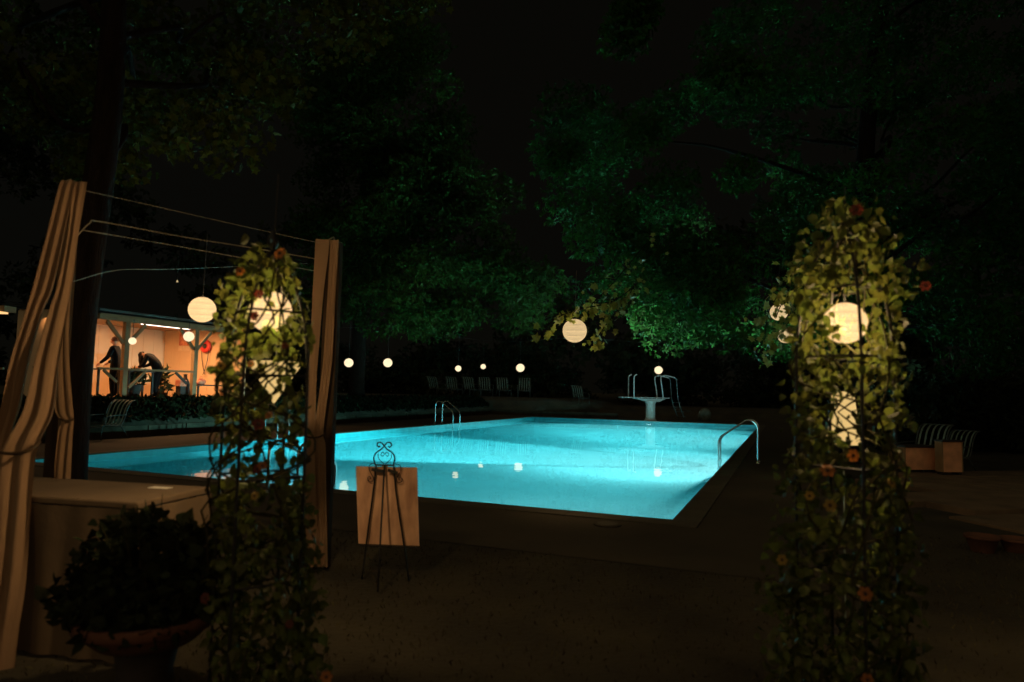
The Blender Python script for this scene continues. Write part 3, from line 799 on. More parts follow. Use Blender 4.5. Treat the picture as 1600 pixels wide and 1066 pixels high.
def bag(p, sx, sy, sz, label, m, name='bag', cat='bag'):
    o = empty(name, p, label, cat); b = MB(); n, k = 12, 7
    for j in range(k+1):
        t_ = j/k; rr = (math.sin(math.pi*min(1, .18+t_*.82)))**.5 if t_ < 1 else 0.12
        for i in range(n):
            a_ = 2*math.pi*i/n; w_ = 1+.12*math.sin(3*a_+j)
            b.v.append(tuple(p+PU*(sx*rr*w_*math.cos(a_))+PV*(sy*rr*w_*math.sin(a_))+Vector((0, 0, sz*t_))))
    for j in range(k):
        for i in range(n): b.f.append((j*n+i, j*n+(i+1) % n, (j+1)*n+(i+1) % n, (j+1)*n+i))
    b.f.append(tuple(k*n+i for i in range(n)))
    b.build('body', m, o, True)
    MB().tube(smooth_path([p+PV*(-.4*sy)+Vector((0, 0, sz*.85)), p+PV*(-.2*sy)+Vector((0, 0, sz*1.3)), p+PV*(.2*sy)+Vector((0, 0, sz*1.3)), p+PV*(.4*sy)+Vector((0, 0, sz*.85))], 4), .008, 5).build('handle', m, o, True)
    return o
bag(c1+PV*.25+Vector((0, 0, RZ-fz)), .15, .26, .10, 'slumped black bag on the table under the standing man\'s hand', M['dark'])
bag(c3+PV*-.3+Vector((0, 0, .42)), .12, .18, .2, 'dark bag with red trim on the low bench', M['redprint'])
bx = empty('boxed_goods', P(UH-.25, pv2-.25, fz+.36), 'small box with a pale picture beside the second hut post', 'box')
rot_p = Matrix((PU, PV, Vector((0, 0, 1)))).transposed()
MB().box(P(UH-.25, pv2-.25, fz+.18), (.2, .2, .36), rot_p).build('stand', M['dark'], bx)
MB().box(P(UH-.25, pv2-.25, fz+.46), (.2, .26, .2), rot_p).build('carton', M['redprint'], bx)

# ------------------------------------------------------------------ people
def skin_body(name, nodes, edges, m, parent, sub=1):
    """nodes: list of (point, radius)"""
    me = bpy.data.meshes.new(name); me.from_pydata([tuple(n[0]) for n in nodes], edges, []); me.materials.append(m)
    o = bpy.data.objects.new(name, me); COL.objects.link(o)
    o.parent = parent; o.matrix_parent_inverse = parent.matrix_world.inverted()
    sk = o.modifiers.new('skin', 'SKIN'); sk.use_smooth_shade = True
    for i, n in enumerate(nodes):
        r_ = n[1]; me.skin_vertices[0].data[i].radius = (r_, r_) if not hasattr(r_, '__len__') else r_
        me.skin_vertices[0].data[i].use_root = (i == 0)
    s_ = o.modifiers.new('sub', 'SUBSURF'); s_.levels = sub; s_.render_levels = sub
    return o
def person(origin, F, pose, label, shirt, hairm, long_hair):
    """F: facing direction (unit, horizontal). pose gives joints as (forward, side, up)"""
    F = Vector(F).normalized(); S = Vector((F.y, -F.x, 0)); Z = Vector((0, 0, 1))
    o = empty('person', origin, label, 'person')
    def W(q): return origin + F*q[0] + S*q[1] + Z*q[2]
    J = {k_: W(v_) for k_, v_ in pose.items()}
    # clothes and body: one continuous figure
    nd = []; ed = []
    def add(p, r_): nd.append((p, tuple(x*1.3 for x in r_) if hasattr(r_, '__len__') else r_*1.35)); return len(nd)-1
    pel = add(J['pelvis'], (.135, .115)); wst = add(J['waist'], (.115, .10)); ch = add(J['chest'], (.145, .115)); nk = add(J['neck'], .055)
    ed += [(pel, wst), (wst, ch), (ch, nk)]
    for s in ('l', 'r'):
        sh = add(J['sh_'+s], .062); el = add(J['el_'+s], .046); wr = add(J['wr_'+s], .031); ed.extend([(ch, sh), (sh, el), (el, wr)])
        hp_ = add(J['hip_'+s], .095); kn = add(J['kn_'+s], .066); an = add(J['an_'+s], .045); ft = add(J['an_'+s]+F*.15-Z*.045, .038)
        ed.extend([(pel, hp_), (hp_, kn), (kn, an), (an, ft)])
    skin_body('body', nd, ed, shirt, o, 2)
    # head: skull, jaw and neck in one surface, with nose and ears
    hd = J['head']; up = (hd-J['neck']).normalized(); hf = (W(pose['look'])-W((0, 0, 0))).normalized(); hf = (hf-up*hf.dot(up)).normalized(); hs = hf.cross(up)
    nd = []; ed = []
    a = add(J['neck']-up*.02, .05); b_ = add(J['neck']+up*.06, .048); c_ = add(hd-up*.03, .074); d_ = add(hd+up*.035, .088); e_ = add(hd+up*.085, .060)
    jaw = add(hd-up*.07+hf*.045, .040)
    ed += [(a, b_), (b_, c_), (c_, d_), (d_, e_), (c_, jaw)]
    head = skin_body('head', nd, ed, M['skin'], o, 2)
    nm = MB(); nm.tube([hd+hf*.075+up*.02, hd+hf*.10-up*.015, hd+hf*.082-up*.025], [.009, .014, .008], 6)
    def sub(name, mb, m, par=head): mb.build(name, m, par, True)
    sub('nose', nm, M['skin'])
    for s in (-1, 1):
        sub('ear', MB().tube([hd+hs*(.080*s)+up*.02, hd+hs*(.088*s)-up*.005-hf*.01, hd+hs*(.08*s)-up*.03], [.010, .016, .008], 6), M['skin'])
        sub('eye', MB().tube([hd+hs*(.030*s)+hf*.078+up*.018, hd+hs*(.042*s)+hf*.074+up*.018], .008, 6), M['hair'])
    sub('mouth', MB().tube([hd+hs*.02+hf*.083-up*.052, hd-hs*.02+hf*.083-up*.052], .006, 6), M['redprint'])
    # hair cap
    b = MB(); n, k = 16, 8
    for j in range(k+1):
        th = math.pi*.62*j/k
        for i in range(n):
            ph = 2*math.pi*i/n; d = up*math.cos(th)+(hs*math.cos(ph)+hf*math.sin(ph))*math.sin(th)
            cut = 1.0 if d.dot(hf) < .45 else .88
            w_ = 1+.05*math.sin(5*ph+j)
            b.v.append(tuple(hd+up*.025-hf*.015+d*(.113*cut*w_)))
    for j in range(k):
        for i in range(n): b.f.append((j*n+i, j*n+(i+1) % n, (j+1)*n+(i+1) % n, (j+1)*n+i))
    b.build('hair', hairm, o, True)
    if long_hair:
        lk = []; le = []
        # a fall of hair that hangs straight down from the bowed head
        for q, (fa, sa) in enumerate(((-.02, -.08), (.03, -.04), (.05, .03), (0, .08), (-.05, 0))):
            st_ = hd + up*.02 + F*fa + S*sa
            b = MB().tube(smooth_path([st_, st_-Z*.12+F*.01, st_-Z*.24+F*.0, st_-Z*.33-F*.01], 3), [.045, .05, .052, .05, .05, .045, .04, .035, .03, .015][:10], 7)
            b.build('hair_lock', hairm, o, True)
    else:
        q = hd+up*.10-hf*.03
        MB().lathe([(.005, -.035), (.04, -.02), (.048, .01), (.03, .04), (.004, .05)], q, 12).build('hair_bun', hairm, o, True)
    # hands with five fingers
    for s, sg in (('l', -1), ('r', 1)):
        wr, el = J['wr_'+s], J['el_'+s]; d = (wr-el).normalized(); d = (d+pose_hand).normalized() if False else d
        fs = (S-d*S.dot(d)).normalized(); dn = d.cross(fs)
        if dn.z > 0: dn = -dn
        h = MB(); h.tube([wr-d*.05, wr, wr+d*.03, wr+d*.075, wr+d*.09], [.032, .030, .036, .038, .03], 8)
        hand = h.build('hand', M['skin'], o, True)
        for q in range(4):
            st_ = wr+d*.08+fs*((q-1.5)*.018); L_ = (.062, .074, .078, .066)[q]
            MB().tube([st_, st_+d*L_*.45, st_+d*L_*.78+dn*.018, st_+d*L_*.9+dn*.038], [.0095, .009, .008, .006], 6).build('finger', M['skin'], hand, True)
        tb_ = wr+d*.03-fs*(.030*sg)
        MB().tube([tb_, tb_-fs*(.025*sg)+d*.03, tb_-fs*(.022*sg)+d*.06+dn*.01], [.013, .011, .007], 6).build('finger', M['skin'], hand, True)
    return o
# standing man: seen from behind, hand down on the bag at left
p = on_u(179, 600, UH-.95); p.z = fz
sc_ = 1.04
pose = dict(pelvis=(0, 0, .97), waist=(.01, 0, 1.12), chest=(.04, 0, 1.36), neck=(.05, 0, 1.53), head=(.08, 0, 1.66), look=(1, .0, -.35),
            sh_l=(.04, -.20, 1.45), el_l=(.12, -.30, 1.17), wr_l=(.34, -.26, .99), sh_r=(.04, .20, 1.45), el_r=(.10, .27, 1.18), wr_r=(.30, .20, 1.02),
            hip_l=(0, -.10, .90), kn_l=(.03, -.12, .50), an_l=(0, -.13, .085), hip_r=(0, .10, .90), kn_r=(.05, .12, .50), an_r=(.02, .14, .085))
Fm = (-.93, -.15, 0)
man = person(p, Fm, pose, 'standing person in a black shirt with tied brown hair, reaching down left in the hut', M['black_cloth'], M['hair_b'], False)
p = on_u(243, 618, UH-.50); p.z = fz
pose = dict(pelvis=(-.03, 0, .93), waist=(.04, 0, 1.08), chest=(.20, 0, 1.26), neck=(.34, 0, 1.31), head=(.45, 0, 1.29), look=(.6, .0, -.9),
            sh_l=(.24, -.18, 1.26), el_l=(.30, -.26, 1.00), wr_l=(.50, -.14, .92), sh_r=(.24, .18, 1.28), el_r=(.32, .25, 1.02), wr_r=(.52, .10, .93),
            hip_l=(-.03, -.09, .88), kn_l=(.02, -.09, .48), an_l=(-.03, -.09, .085), hip_r=(-.03, .09, .88), kn_r=(.04, .11, .48), an_r=(.05, .12, .085))
woman = person(p, (-.98, -.05, 0), pose, 'person in black with long dark hair bending over the hut table', M['black_cloth'], M['hair'], True)

# lit fitting at the left picture edge
p = at(1, 487, 16.5)
wl = empty('eave_lamp', p, 'small lit eave lamp at the left picture edge', 'lamp')
MB().box(p+Vector((0, 0, .06)), (.46, .4, .14)).build('lamp_box', M['hutpaint'], wl)
MB().box(p+Vector((.0, -.1, -.035)), (.30, .3, .04)).build('lit_panel', emis('eave_glow', (1, .55, .22), 1.3), wl)
MB().box(Vector((p.x-.3, p.y, p.z/2+.3)), (.1, .1, p.z-.6)).build('post', M['roof'], wl)
p = at(0, 576, 16.6)
hr = empty('handrail', p, 'short lit handrail at the left picture edge below the eave lamp', 'rail')
MB().box(p+Vector((-.32, 0, 0)), (.8, .09, .05)).build('rail', M['hutpaint'], hr)
MB().box(Vector((p.x-.55, p.y, p.z/2-.02)), (.07, .07, p.z-.05)).build('post', M['hutpaint'], hr)

# ------------------------------------------------------------------ paper lanterns
def lantern(c, dia, m, label, bulb=0, cord=.6, detail=True, group='round paper lanterns'):
    o = empty('paper_lantern', c, label, 'paper lantern', group)
    n = 32 if detail else 20; k = 36 if detail else 12; prof = []
    for j in range(k+1):
        th = R(9)+(math.pi-R(18))*j/k
        rr = dia/2*math.sin(th)*(1 - (.012 if detail and j % 3 == 0 else 0)); prof.append((rr, -dia/2*.97*math.cos(th)))
    MB().lathe(prof, c, n).build('shade', m, o, True)
    if detail:
        rb = MB()
        for q in (6, 12, 18, 24, 30):
            rr, z = prof[q]; pts = [c+Vector((rr*1.002*math.cos(a), rr*1.002*math.sin(a), z)) for a in [2*math.pi*i/28 for i in range(29)]]
            rb.tube(pts, .0011, 4)
        rb.build('wire_rib', M['paper'], o)
        tp = dia/2*.95
        MB().lathe([(dia*.075, tp), (dia*.085, tp+.008), (dia*.085, tp-.008), (dia*.075, tp-.008)], c, 16).build('top_ring', M['dark'], o)
    MB().tube([c+Vector((0, 0, dia*.47)), c+Vector((.01, 0, dia*.5+cord))], .004 if detail else .008, 5).build('cord', M['cord'], o)
    if bulb:
        L = bpy.data.lights.new('lantern_bulb', 'POINT'); L.energy = bulb; L.color = (1, .66, .32); L.shadow_soft_size = .03
        lo_ = bpy.data.objects.new('lantern_bulb', L); COL.objects.link(lo_); lo_.location = c+Vector((0, 0, -.14*dia))
        lo_.parent = o; lo_.matrix_parent_inverse = o.matrix_world.inverted()
    return o
def lan(px, py, Y, dpx, m, label, **kw): return lantern(at(px, py, Y), dpx/FPX*Y, M[m], label, **kw)
lan(316, 484, 6.4, 41, 'lamp_near', 'bright paper lantern at the left side of the left vine column', bulb=40)
lan(422, 487, 3.42, 66, 'lamp_near', 'large lantern glowing behind the leaves of the left vine column', bulb=300)
lan(1320, 505, 3.45, 66, 'lamp_near', 'large lantern glowing inside the right vine column', bulb=300)
lan(898, 517, 8.4, 38, 'lamp_mid', 'ribbed lantern hanging from leafy twigs over the near pool edge', bulb=60)
lan(1217, 488, 10.5, 27, 'lamp_mid', 'leaf covered lantern left of the right vine column, upper of two', bulb=22)
lan(1227, 525, 12.5, 23, 'lamp_mid', 'lantern half behind leaves left of the right vine column, lower of two', bulb=22)
lan(545, 567, 29, 14, 'lamp_far', 'far lantern just right of the draped post, before the tree trunk', detail=False, cord=1.5)
lan(606, 567, 29, 14, 'lamp_far', 'far lantern alone between the tree trunk and the pool ladder', detail=False, cord=1.5)
lan(517, 573, 29, 12, 'lamp_far', 'far lantern half hidden by the draped post', detail=False, cord=1.5)
lan(716, 576, 33.8, 9.5, 'lamp_far', 'small far lantern above the second strap chair', detail=False, cord=1.5)
lan(755, 573, 42, 8, 'lamp_far', 'smallest far lantern, above the fourth strap chair', detail=False, cord=1.5)
lan(813, 575, 40, 13, 'lamp_far', 'far lantern above the right end of the chair row', detail=False, cord=1.5)
lan(1029, 578.5, 39.5, 12.5, 'lamp_far', 'far lantern crossed by the diving board rail', detail=False, cord=1.5)
lan(207, 533, 19, 11.5, 'lamp_far', 'small lantern in the hut beside the first post', detail=False, cord=.5)
lan(295, 526, 20.6, 16, 'lamp_far', 'larger lantern in the hut before the red poster', detail=False, cord=.35)
lan(1352, 595, 17, 8, 'lamp_far', 'tiny far lantern seen through the right vine column', detail=False, cord=1.5)
# two more of them hang behind the photographer
lantern(Vector((-1.9, -1.6, 2.5)), .4, M['lamp_near'], 'paper lantern hanging left behind the viewpoint', bulb=0, group='lanterns behind the viewpoint')
lantern(Vector((1.5, -2.3, 2.6)), .4, M['lamp_near'], 'paper lantern hanging right behind the viewpoint', bulb=0, group='lanterns behind the viewpoint')
PT = bpy.data.lights.new('lantern_bulb', 'POINT'); PT.energy = 135; PT.color = (1, .54, .24); PT.shadow_soft_size = .2
for q in (Vector((-1.9, -1.6, 2.5)), Vector((1.5, -2.3, 2.6))):
    o_ = bpy.data.objects.new('lantern_bulb', PT); COL.objects.link(o_); o_.location = q
# festoon cable that carries the far lanterns
fc = MB().tube(smooth_path([at(480, 505, 29), at(545, 512, 29), at(606, 511, 29), at(716, 527, 33.8), at(760, 532, 42), at(813, 534, 40), at(900, 528, 40), at(1029, 536, 39.5), at(1100, 520, 38)], 5), .009, 5)
tag(fc.build('festoon_cable', M['cord']), 'thin black cable between trees that carries the far lanterns', 'cable')
p = at(277, 440, 24)
sb = empty('string_bulb', p, 'tiny warm bulb high above the hut roof', 'bulb')
MB().lathe([(.0, -.035), (.03, -.02), (.033, 0), (.02, .03), (.012, .05)], p, 10).build('glass', M['lamp_mid'], sb, True)
MB().tube([p+Vector((0, 0, .05)), p+Vector((0, 0, .9))], .006, 5).build('flex', M['cord'], sb)

# ------------------------------------------------------------------ draped posts and wires
def post(name, p, h, w, label):
    o = empty(name, p, label, 'post', 'square pergola posts')
    MB().box(p+Vector((0, 0, h/2)), (w, w, h)).build('timber', M['wood'], o, bevel=.006)
    MB().tube([p+Vector((-.03, -w/2-.03, h-.08)), p+Vector((-.03, -w/2-.03, h+.0)), p+Vector((.0, -w/2+.02, h+.035)), p+Vector((0, 0, h+.01))], .006, 6).build('hook', M['wire'], o, True)
    return o
p1 = at(113, 290, 4.66); h1 = p1.z; p1.z = 0
p2 = ground(499, 890); p2.z = 0; h2 = at(512, 376, p2.y).z
post('wooden_post', p1, h1, .08, 'wooden post wrapped in drapes at the left picture edge')
post('wooden_post', p2+Vector((.0, .06, 0)), h2, .12, 'wooden post with drapes between left vine column and easel')
def drape(rows, folds, amp, name='panel', m=None, parent=None, seed=0):
    """rows: (left px, right px, py, Y, depth of folds); gathered cloth with real folds"""
    rr = random.Random(seed); ph = rr.uniform(0, 6)
    pts = [(Vector((l, 0, 0)), Vector((r_, 0, 0)), y, Y, a) for l, r_, y, Y, a in rows]
    n = 5; R_ = []
    Ls = smooth_path([Vector((l, y, Y)) for l, r_, y, Y, a in rows], n); Rs = smooth_path([Vector((r_, y, Y)) for l, r_, y, Y, a in rows], n)
    As = smooth_path([Vector((a, 0, 0)) for *_, a in rows], n)
    b = MB(); NU = folds*8
    rowsW = []
    for l, r_, a in zip(Ls, Rs, As):
        A_ = at(l.x, l.y, l.z); B_ = at(r_.x, r_.y, r_.z); row = []
        for i in range(NU+1):
            t_ = i/NU
            fold = math.sin(t_*folds*2*math.pi+ph+.35*math.sin(l.y*.012+ph))+.35*math.sin(t_*folds*4.3*math.pi+ph*2+l.y*.01)
            sx = .18/folds*math.cos(t_*folds*2*math.pi+ph)*math.sin(l.y*.02)
            tt = max(0, min(1, t_+sx*t_*(1-t_)*2))
            q = A_.lerp(B_, tt)+Vector((0, -1, 0))*(fold*a.x*.6)
            row.append(q)
        rowsW.append(row)
    th = .006
    for side in (0, 1):
        base = len(b.v)
        for row in rowsW:
            for q in row: b.v.append(tuple(q+Vector((0, th*side, 0))))
        w_ = NU+1
        for j in range(len(rowsW)-1):
            for i in range(NU):
                a = base+j*w_+i; f_ = (a, a+1, a+w_+1, a+w_); b.f.append(f_ if side else f_[::-1])
    return b.build(name, m or M['cloth'], parent, True)
d1 = empty('drape', p1, 'long linen drape swept down the left picture edge and tied low', 'drape', 'drapes on the posts')
drape([(96, 118, 282, 4.24, .012), (90, 114, 297, 4.22, .015), (72, 99, 373, 4.18, .02), (53, 83, 448, 4.12, .024), (43, 68, 485, 4.1, .026), (21, 47, 560, 4.05, .03), (6, 31, 635, 4.0, .03), (-14, 12, 700, 3.95, .02), (-30, 6, 780, 3.9, .03), (-50, -4, 900, 3.8, .03), (-70, -10, 1100, 3.7, .03)], 2, .02, 'panel', parent=d1, seed=1)
drape([(112, 135, 284, 4.26, .010), (110, 132, 300, 4.24, .012), (104, 119, 373, 4.2, .015), (88, 109, 448, 4.15, .02), (75, 103, 485, 4.1, .022), (55, 90, 560, 4.0, .03), (36, 82, 640, 3.92, .035), (14, 66, 680, 3.86, .03), (2, 57, 704, 3.84, .018), (0, 54, 722, 3.83, .02), (-6, 46, 800, 3.78, .03), (-14, 36, 910, 3.7, .032), (-24, 22, 1000, 3.66, .032), (-34, 12, 1110, 3.6, .032)], 2, .02, 'panel', parent=d1, seed=2)
tpts = [at(-6, 706, 3.78), at(14, 709, 3.76), at(36, 707, 3.76), at(52, 700, 3.78), at(62, 690, 3.84)]
MB().tube(smooth_path(tpts, 4), .009, 7).build('tie_cord', M['wood'], d1, True)
d2 = empty('drape', p1+Vector((.12, .35, 0)), 'narrow linen drape hanging behind the first, tied at mid height before the dark trunk', 'drape', 'drapes on the posts')
drape([(112, 128, 300, 4.5, .01), (106, 118, 380, 4.5, .012), (96, 108, 480, 4.5, .014), (86, 107, 560, 4.5, .018), (86, 113, 640, 4.5, .02), (96, 114, 657, 4.5, .008), (90, 112, 680, 4.5, .015), (84, 108, 745, 4.5, .02), (80, 106, 830, 4.5, .02), (74, 104, 940, 4.5, .02)], 2, .02, 'panel', parent=d2, seed=5)
MB().tube([at(94, 656, 4.46), at(104, 658, 4.44), at(116, 655, 4.46)], .008, 6).build('tie_cord', M['wood'], d2, True)
d3 = empty('drape', p2, 'pair of ochre lit drapes tied to the post left of the easel', 'drape', 'drapes on the posts')
drape([(493, 515, 374, 5.62, .006), (492, 513, 400, 5.6, .008), (489, 506, 455, 5.58, .01), (485, 498, 548, 5.55, .012), (481, 495, 590, 5.54, .012), (477, 493, 650, 5.53, .014), (478, 490, 681, 5.52, .006), (474, 492, 700, 5.52, .014), (475, 494, 780, 5.54, .016), (482, 498, 886, 5.58, .016)], 1, .02, 'panel', parent=d3, seed=8)
drape([(516, 529, 375, 5.64, .008), (515, 528, 400, 5.62, .008), (512, 524, 455, 5.6, .012), (506, 520, 548, 5.57, .014), (502, 516, 590, 5.55, .014), (494, 508, 650, 5.54, .014), (490, 505, 681, 5.54, .006), (490, 509, 700, 5.54, .012), (492, 510, 780, 5.56, .016), (497, 512, 886, 5.6, .016)], 2, .02, 'panel', parent=d3, seed=9)
MB().tube(smooth_path([at(476, 681, 5.5), at(486, 684, 5.47), at(498, 683, 5.48), at(508, 678, 5.52)], 3), .007, 6).build('tie_cord', M['wood'], d3, True)
def wire(pts, r, label):
    tag(MB().tube(smooth_path(pts, 5), r, 6).build('support_wire', M['wire']), label, 'wire', 'wires between the draped posts')
wire([at(128, 297, 4.25), at(240, 322, 4.7), at(395, 357, 5.3), at(500, 380, 5.62)], .002, 'topmost thin wire from the left post to the draped post')
wire([at(118, 372, 4.25), at(140, 349, 4.3), at(160, 347, 4.4), at(290, 371, 4.9), at(385, 386, 5.3), at(495, 405, 5.62)], .0042, 'thickest wire, bent near the left post, running to the vine column')
wire([at(130, 360, 4.25), at(250, 380, 4.8), at(350, 398, 5.2), at(495, 424, 5.62)], .0028, 'thin wire just below the thickest one')
wire([at(115, 440, 4.3), at(185, 422, 5.0), at(260, 421, 6.0), at(340, 418, 7.0), at(480, 412, 8)], .0016, 'faint level wire lowest above the hut')

# ------------------------------------------------------------------ iron easel with its board
EP = 5.42
ez = empty('easel', ground(600, 908), 'black scrolled iron easel seen from behind, before the pool', 'easel')
def ep(x, y, Y=EP): return at(x, y, Y)
def es(pts, r, name='scroll', Y=EP, k=5): MB().tube(smooth_path([ep(x, y, Y) for x, y in pts], k), r, 7).build(name, M['iron'], ez, True)
def mir(pts, c=600.5, tilt=.03): return [(2*c-x, y+(c-x)*tilt*1.6) for x, y in pts]
crown_l = [(594.5, 697.3), (592, 698.5), (589.7, 696.5), (589.5, 693.5), (591.5, 691.4), (595, 691.3), (598, 693.5), (600.5, 697), (605, 702), (611, 706), (615.5, 711), (617, 717), (616, 722), (614.5, 727)]
es(crown_l, .0062); es(mir(crown_l, 600.5, .01), .0062)
heart_l = [(599.5, 711), (597, 713), (595.3, 710.8), (596.5, 707.5), (599, 707), (601, 710.5)]
heart_l2 = [(590.7, 709), (591.5, 716), (595.5, 721), (600.5, 725)]
for q in (heart_l, heart_l2): es(q, .0032); es(mir(q, 601.3, .0), .0032)
side = [(586, 724.5), (581, 724.5), (577, 728), (577.5, 735), (580.5, 741), (583, 746), (583, 751), (579.5, 753), (575.5, 751), (574.5, 747), (577, 744.8), (579.5, 746.5), (578.5, 748.6)]
es(side, .0034); es(mir(side, 601.5, .04), .0034)
es([(586.5, 726.5), (600, 726.8), (616, 727)], .006, 'cross_bar', k=2)
es([(587.5, 727), (586, 745), (581, 785), (572, 852), (565.5, 905)], .0075, 'leg', k=3)
es([(615, 727), (616.5, 745), (621, 785), (632, 857), (639, 910)], .0075, 'leg', k=3)
lg = [at(601, 727, EP-.01), at(599.5, 750, EP-.05), at(595, 830, 5.22), at(590, 925, 5.0)]
MB().tube(lg, .0075, 7).build('leg', M['iron'], ez, True)
for a, c in (((580.5, 733.5), (599, 736.5)), ((606, 734.5), (621.5, 739.5))):
    MB().beam(ep(*a, EP-.03), ep(*c, EP-.03), .02, .022).build('clamp_plate', M['iron'], ez)
bl, br_, bbr, bbl = at(556, 729, EP+.03), at(651.5, 731, EP+.03), at(655, 853, EP+.05), at(560, 849.5, EP+.05)
bd = empty('display_board', (bbl+bbr)/2, 'brown backed board standing on the iron easel', 'board')
b = MB(); off = Vector((0, .02, 0))
b.quad(bl, br_, bbr, bbl); b.quad(bl+off, bbl+off, bbr+off, br_+off)
q4 = [bl, br_, bbr, bbl]
for k in range(4): b.quad(q4[k], q4[k]+off, q4[(k+1) % 4]+off, q4[(k+1) % 4])
b.build('panel', M['board'], bd)
MB().box(at(601.5, 728.6, EP+.02), (.05, .006, .012)).build('paper_clip', M['paper'], bd)
MB().beam(at(563, 852, EP+.02), at(650, 855, EP+.02), .03, .012).build('ledge', M['iron'], ez)

# ------------------------------------------------------------------ table, card and planter at the left
ta = at(70, 742, 4.55); tb_ = at(329, 765, 4.3)          # back edge of the top
TZ = (ta.z+tb_.z)/2; ta.z = tb_.z = TZ
dt = (tb_-ta).normalized(); dn_ = Vector((dt.y, -dt.x, 0)); 
if dn_.y > 0: dn_ = -dn_
tt = empty('cloth_covered_table', (ta+tb_)/2-Vector((0, 0, TZ)), 'low table under a dull brown cover behind the potted bush', 'table')
LT = (tb_-ta).length; W_T = .62
ta = ta - dt*.35; LT += .35
rotT = Matrix((dt, -dn_, Vector((0, 0, 1)))).transposed()
cT = ta + dt*(LT/2) + dn_*(W_T/2)
MB().box(cT-Vector((0, 0, .02)), (LT, W_T, .04), rotT).build('tabletop', M['tabletop'], tt, bevel=.01)
def skirt(a, d, L_, nrm):
    def fn(i, j):
        z = (TZ-.042)*(1-j)+.02*j
        return a + d*(L_*i) + nrm*(.012*math.sin(i*L_*26)*(.2+j)) + Vector((0, 0, z-a.z))
    return MB().grid(fn, int(L_*40), 6)
skirt(ta+dn_*(W_T+.004), dt, LT, dn_).build('front_cloth', M['tabletop'], tt, True)
skirt(ta+dt*(LT+.004), dn_, W_T, dt).build('side_cloth', M['tabletop'], tt, True)
for a in (.06, LT-.06):
    for c in (.06, W_T-.06):
        MB().box(ta+dt*a+dn_*c+Vector((0, 0, -TZ/2-.02)), (.05, .05, TZ-.05), rotT).build('leg', M['wood'], tt)
cd = at(250, 775, 4.2); cd.z = TZ+.003
co = empty('card', cd, 'pale card lying on the brown table', 'card')
MB().box(cd, (.13, .06, .004), rotT).build('sheet', M['paper'], co)

pp = ground(238, 1110); pp.z = 0; pp = Vector((at(232, 960, 3.35).x, 3.35, 0))
pl = empty('flower_pot', pp, 'wide terracotta pot standing at the lower left', 'pot')
MB().lathe([(0, .262), (.17, .262), (.22, .275), (.27, .32), (.30, .35), (.305, .355), (.32, .36), (.32, .405), (.295, .41), (.285, .36), (.25, .34), (0, .34)], pp, 40).build('bowl', M['terracotta'], pl, True)
MB().lathe([(.15, 0), (.14, .03), (.12, .13), (.14, .23), (.15, .26), (0, .26)], pp, 18).build('stand', M['dark'], pl, True)  # added dark foot: the darkness below the rim is put into its colour
MB().lathe([(0, .365), (.15, .362), (.296, .35)], pp, 24).build('soil', M['soil'], pl)
pb_ = empty('potted_bush', pp+Vector((0, 0, .35)), 'dark leafy bush growing out of the wide terracotta pot', 'bush')
cl = [(tuple(pp+Vector((x, y, z))), (r_, r_, r_*.8), n) for x, y, z, r_, n in ((0, 0, .62, .28, 700), (-.20, .02, .66, .20, 380), (.18, 0, .66, .20, 380), (-.05, .05, .78, .16, 240), (.26, .02, .54, .17, 260), (-.32, 0, .54, .17, 260), (.10, -.05, .80, .13, 160), (-.17, 0, .84, .10, 80), (0, -.2, .50, .16, 260), (-.15, -.18, .48, .13, 180), (.15, -.18, .48, .13, 180), (.2, 0, .84, .07, 50), (-.02, 0, .9, .06, 40))]
cl = [((c[0], c[1], c[2]-.05), r_, int(n*.62)) for c, r_, n in cl]
bpts = cloud_points(cl, .42)
hv, hf_ = tmpl('heart'); hm = bpy.data.meshes.new('bush_leaf_shape'); hm.from_pydata([tuple(q) for q in hv], [], hf_); hm.materials.append(M['leaf_pot'])
order = np.argsort(bpts[:, 1]); near = [Vector(bpts[i]) for i in order[:260]]
leaf_parts(pb_, near, .055, hm, droop=-.3)
fo = link('foliage', leaf_mesh('foliage', bpts[order[260:]], .058, 'heart', up=.3, droop=0), M['leaf_pot'], pb_); fo['kind'] = 'stuff'
st_ = MB()
for k in range(16):
    a = rnd.uniform(0, 6.28); r_ = rnd.uniform(.05, .22)
    st_.tube([pp+Vector((.05*math.cos(a), .05*math.sin(a), .34)), pp+Vector((r_*.7*math.cos(a), r_*.7*math.sin(a), .6)), pp+Vector((r_*1.2*math.cos(a), r_*1.2*math.sin(a), .85+rnd.uniform(-.1, .1)))], [.006, .004, .002], 5)
st_.build('stem', M['stem'], pb_)

# ------------------------------------------------------------------ vine columns
vm = bpy.data.meshes.new('vine_leaf_shape'); vm.from_pydata([tuple(q) for q in hv], [], hf_); vm.materials.append(M['leaf_vine'])
def petal_mesh(m):
    b = MB()
    for k in range(6):
        a = k*math.pi/3; c, s = math.cos(a), math.sin(a)
        pts = [(.004, 0, 0), (.014, .010, .003), (.024, .008, .001), (.027, 0, -.002), (.024, -.008, .001), (.014, -.010, .003)]
        b.quad(*[(x*c-y*s, x*s+y*c, z) for x, y, z in pts])
    me = bpy.data.meshes.new('petals'); me.from_pydata(b.v, [], b.f); me.materials.append(m); return me
PM = {k: petal_mesh(M['petal_'+k]) for k in 'ory'}
b = MB().lathe([(0, .006), (.006, .005), (.008, .001), (.008, -.002)], n=10); SM = bpy.data.meshes.new('flower_center'); SM.from_pydata(b.v, [], b.f); SM.materials.append(M['seed'])
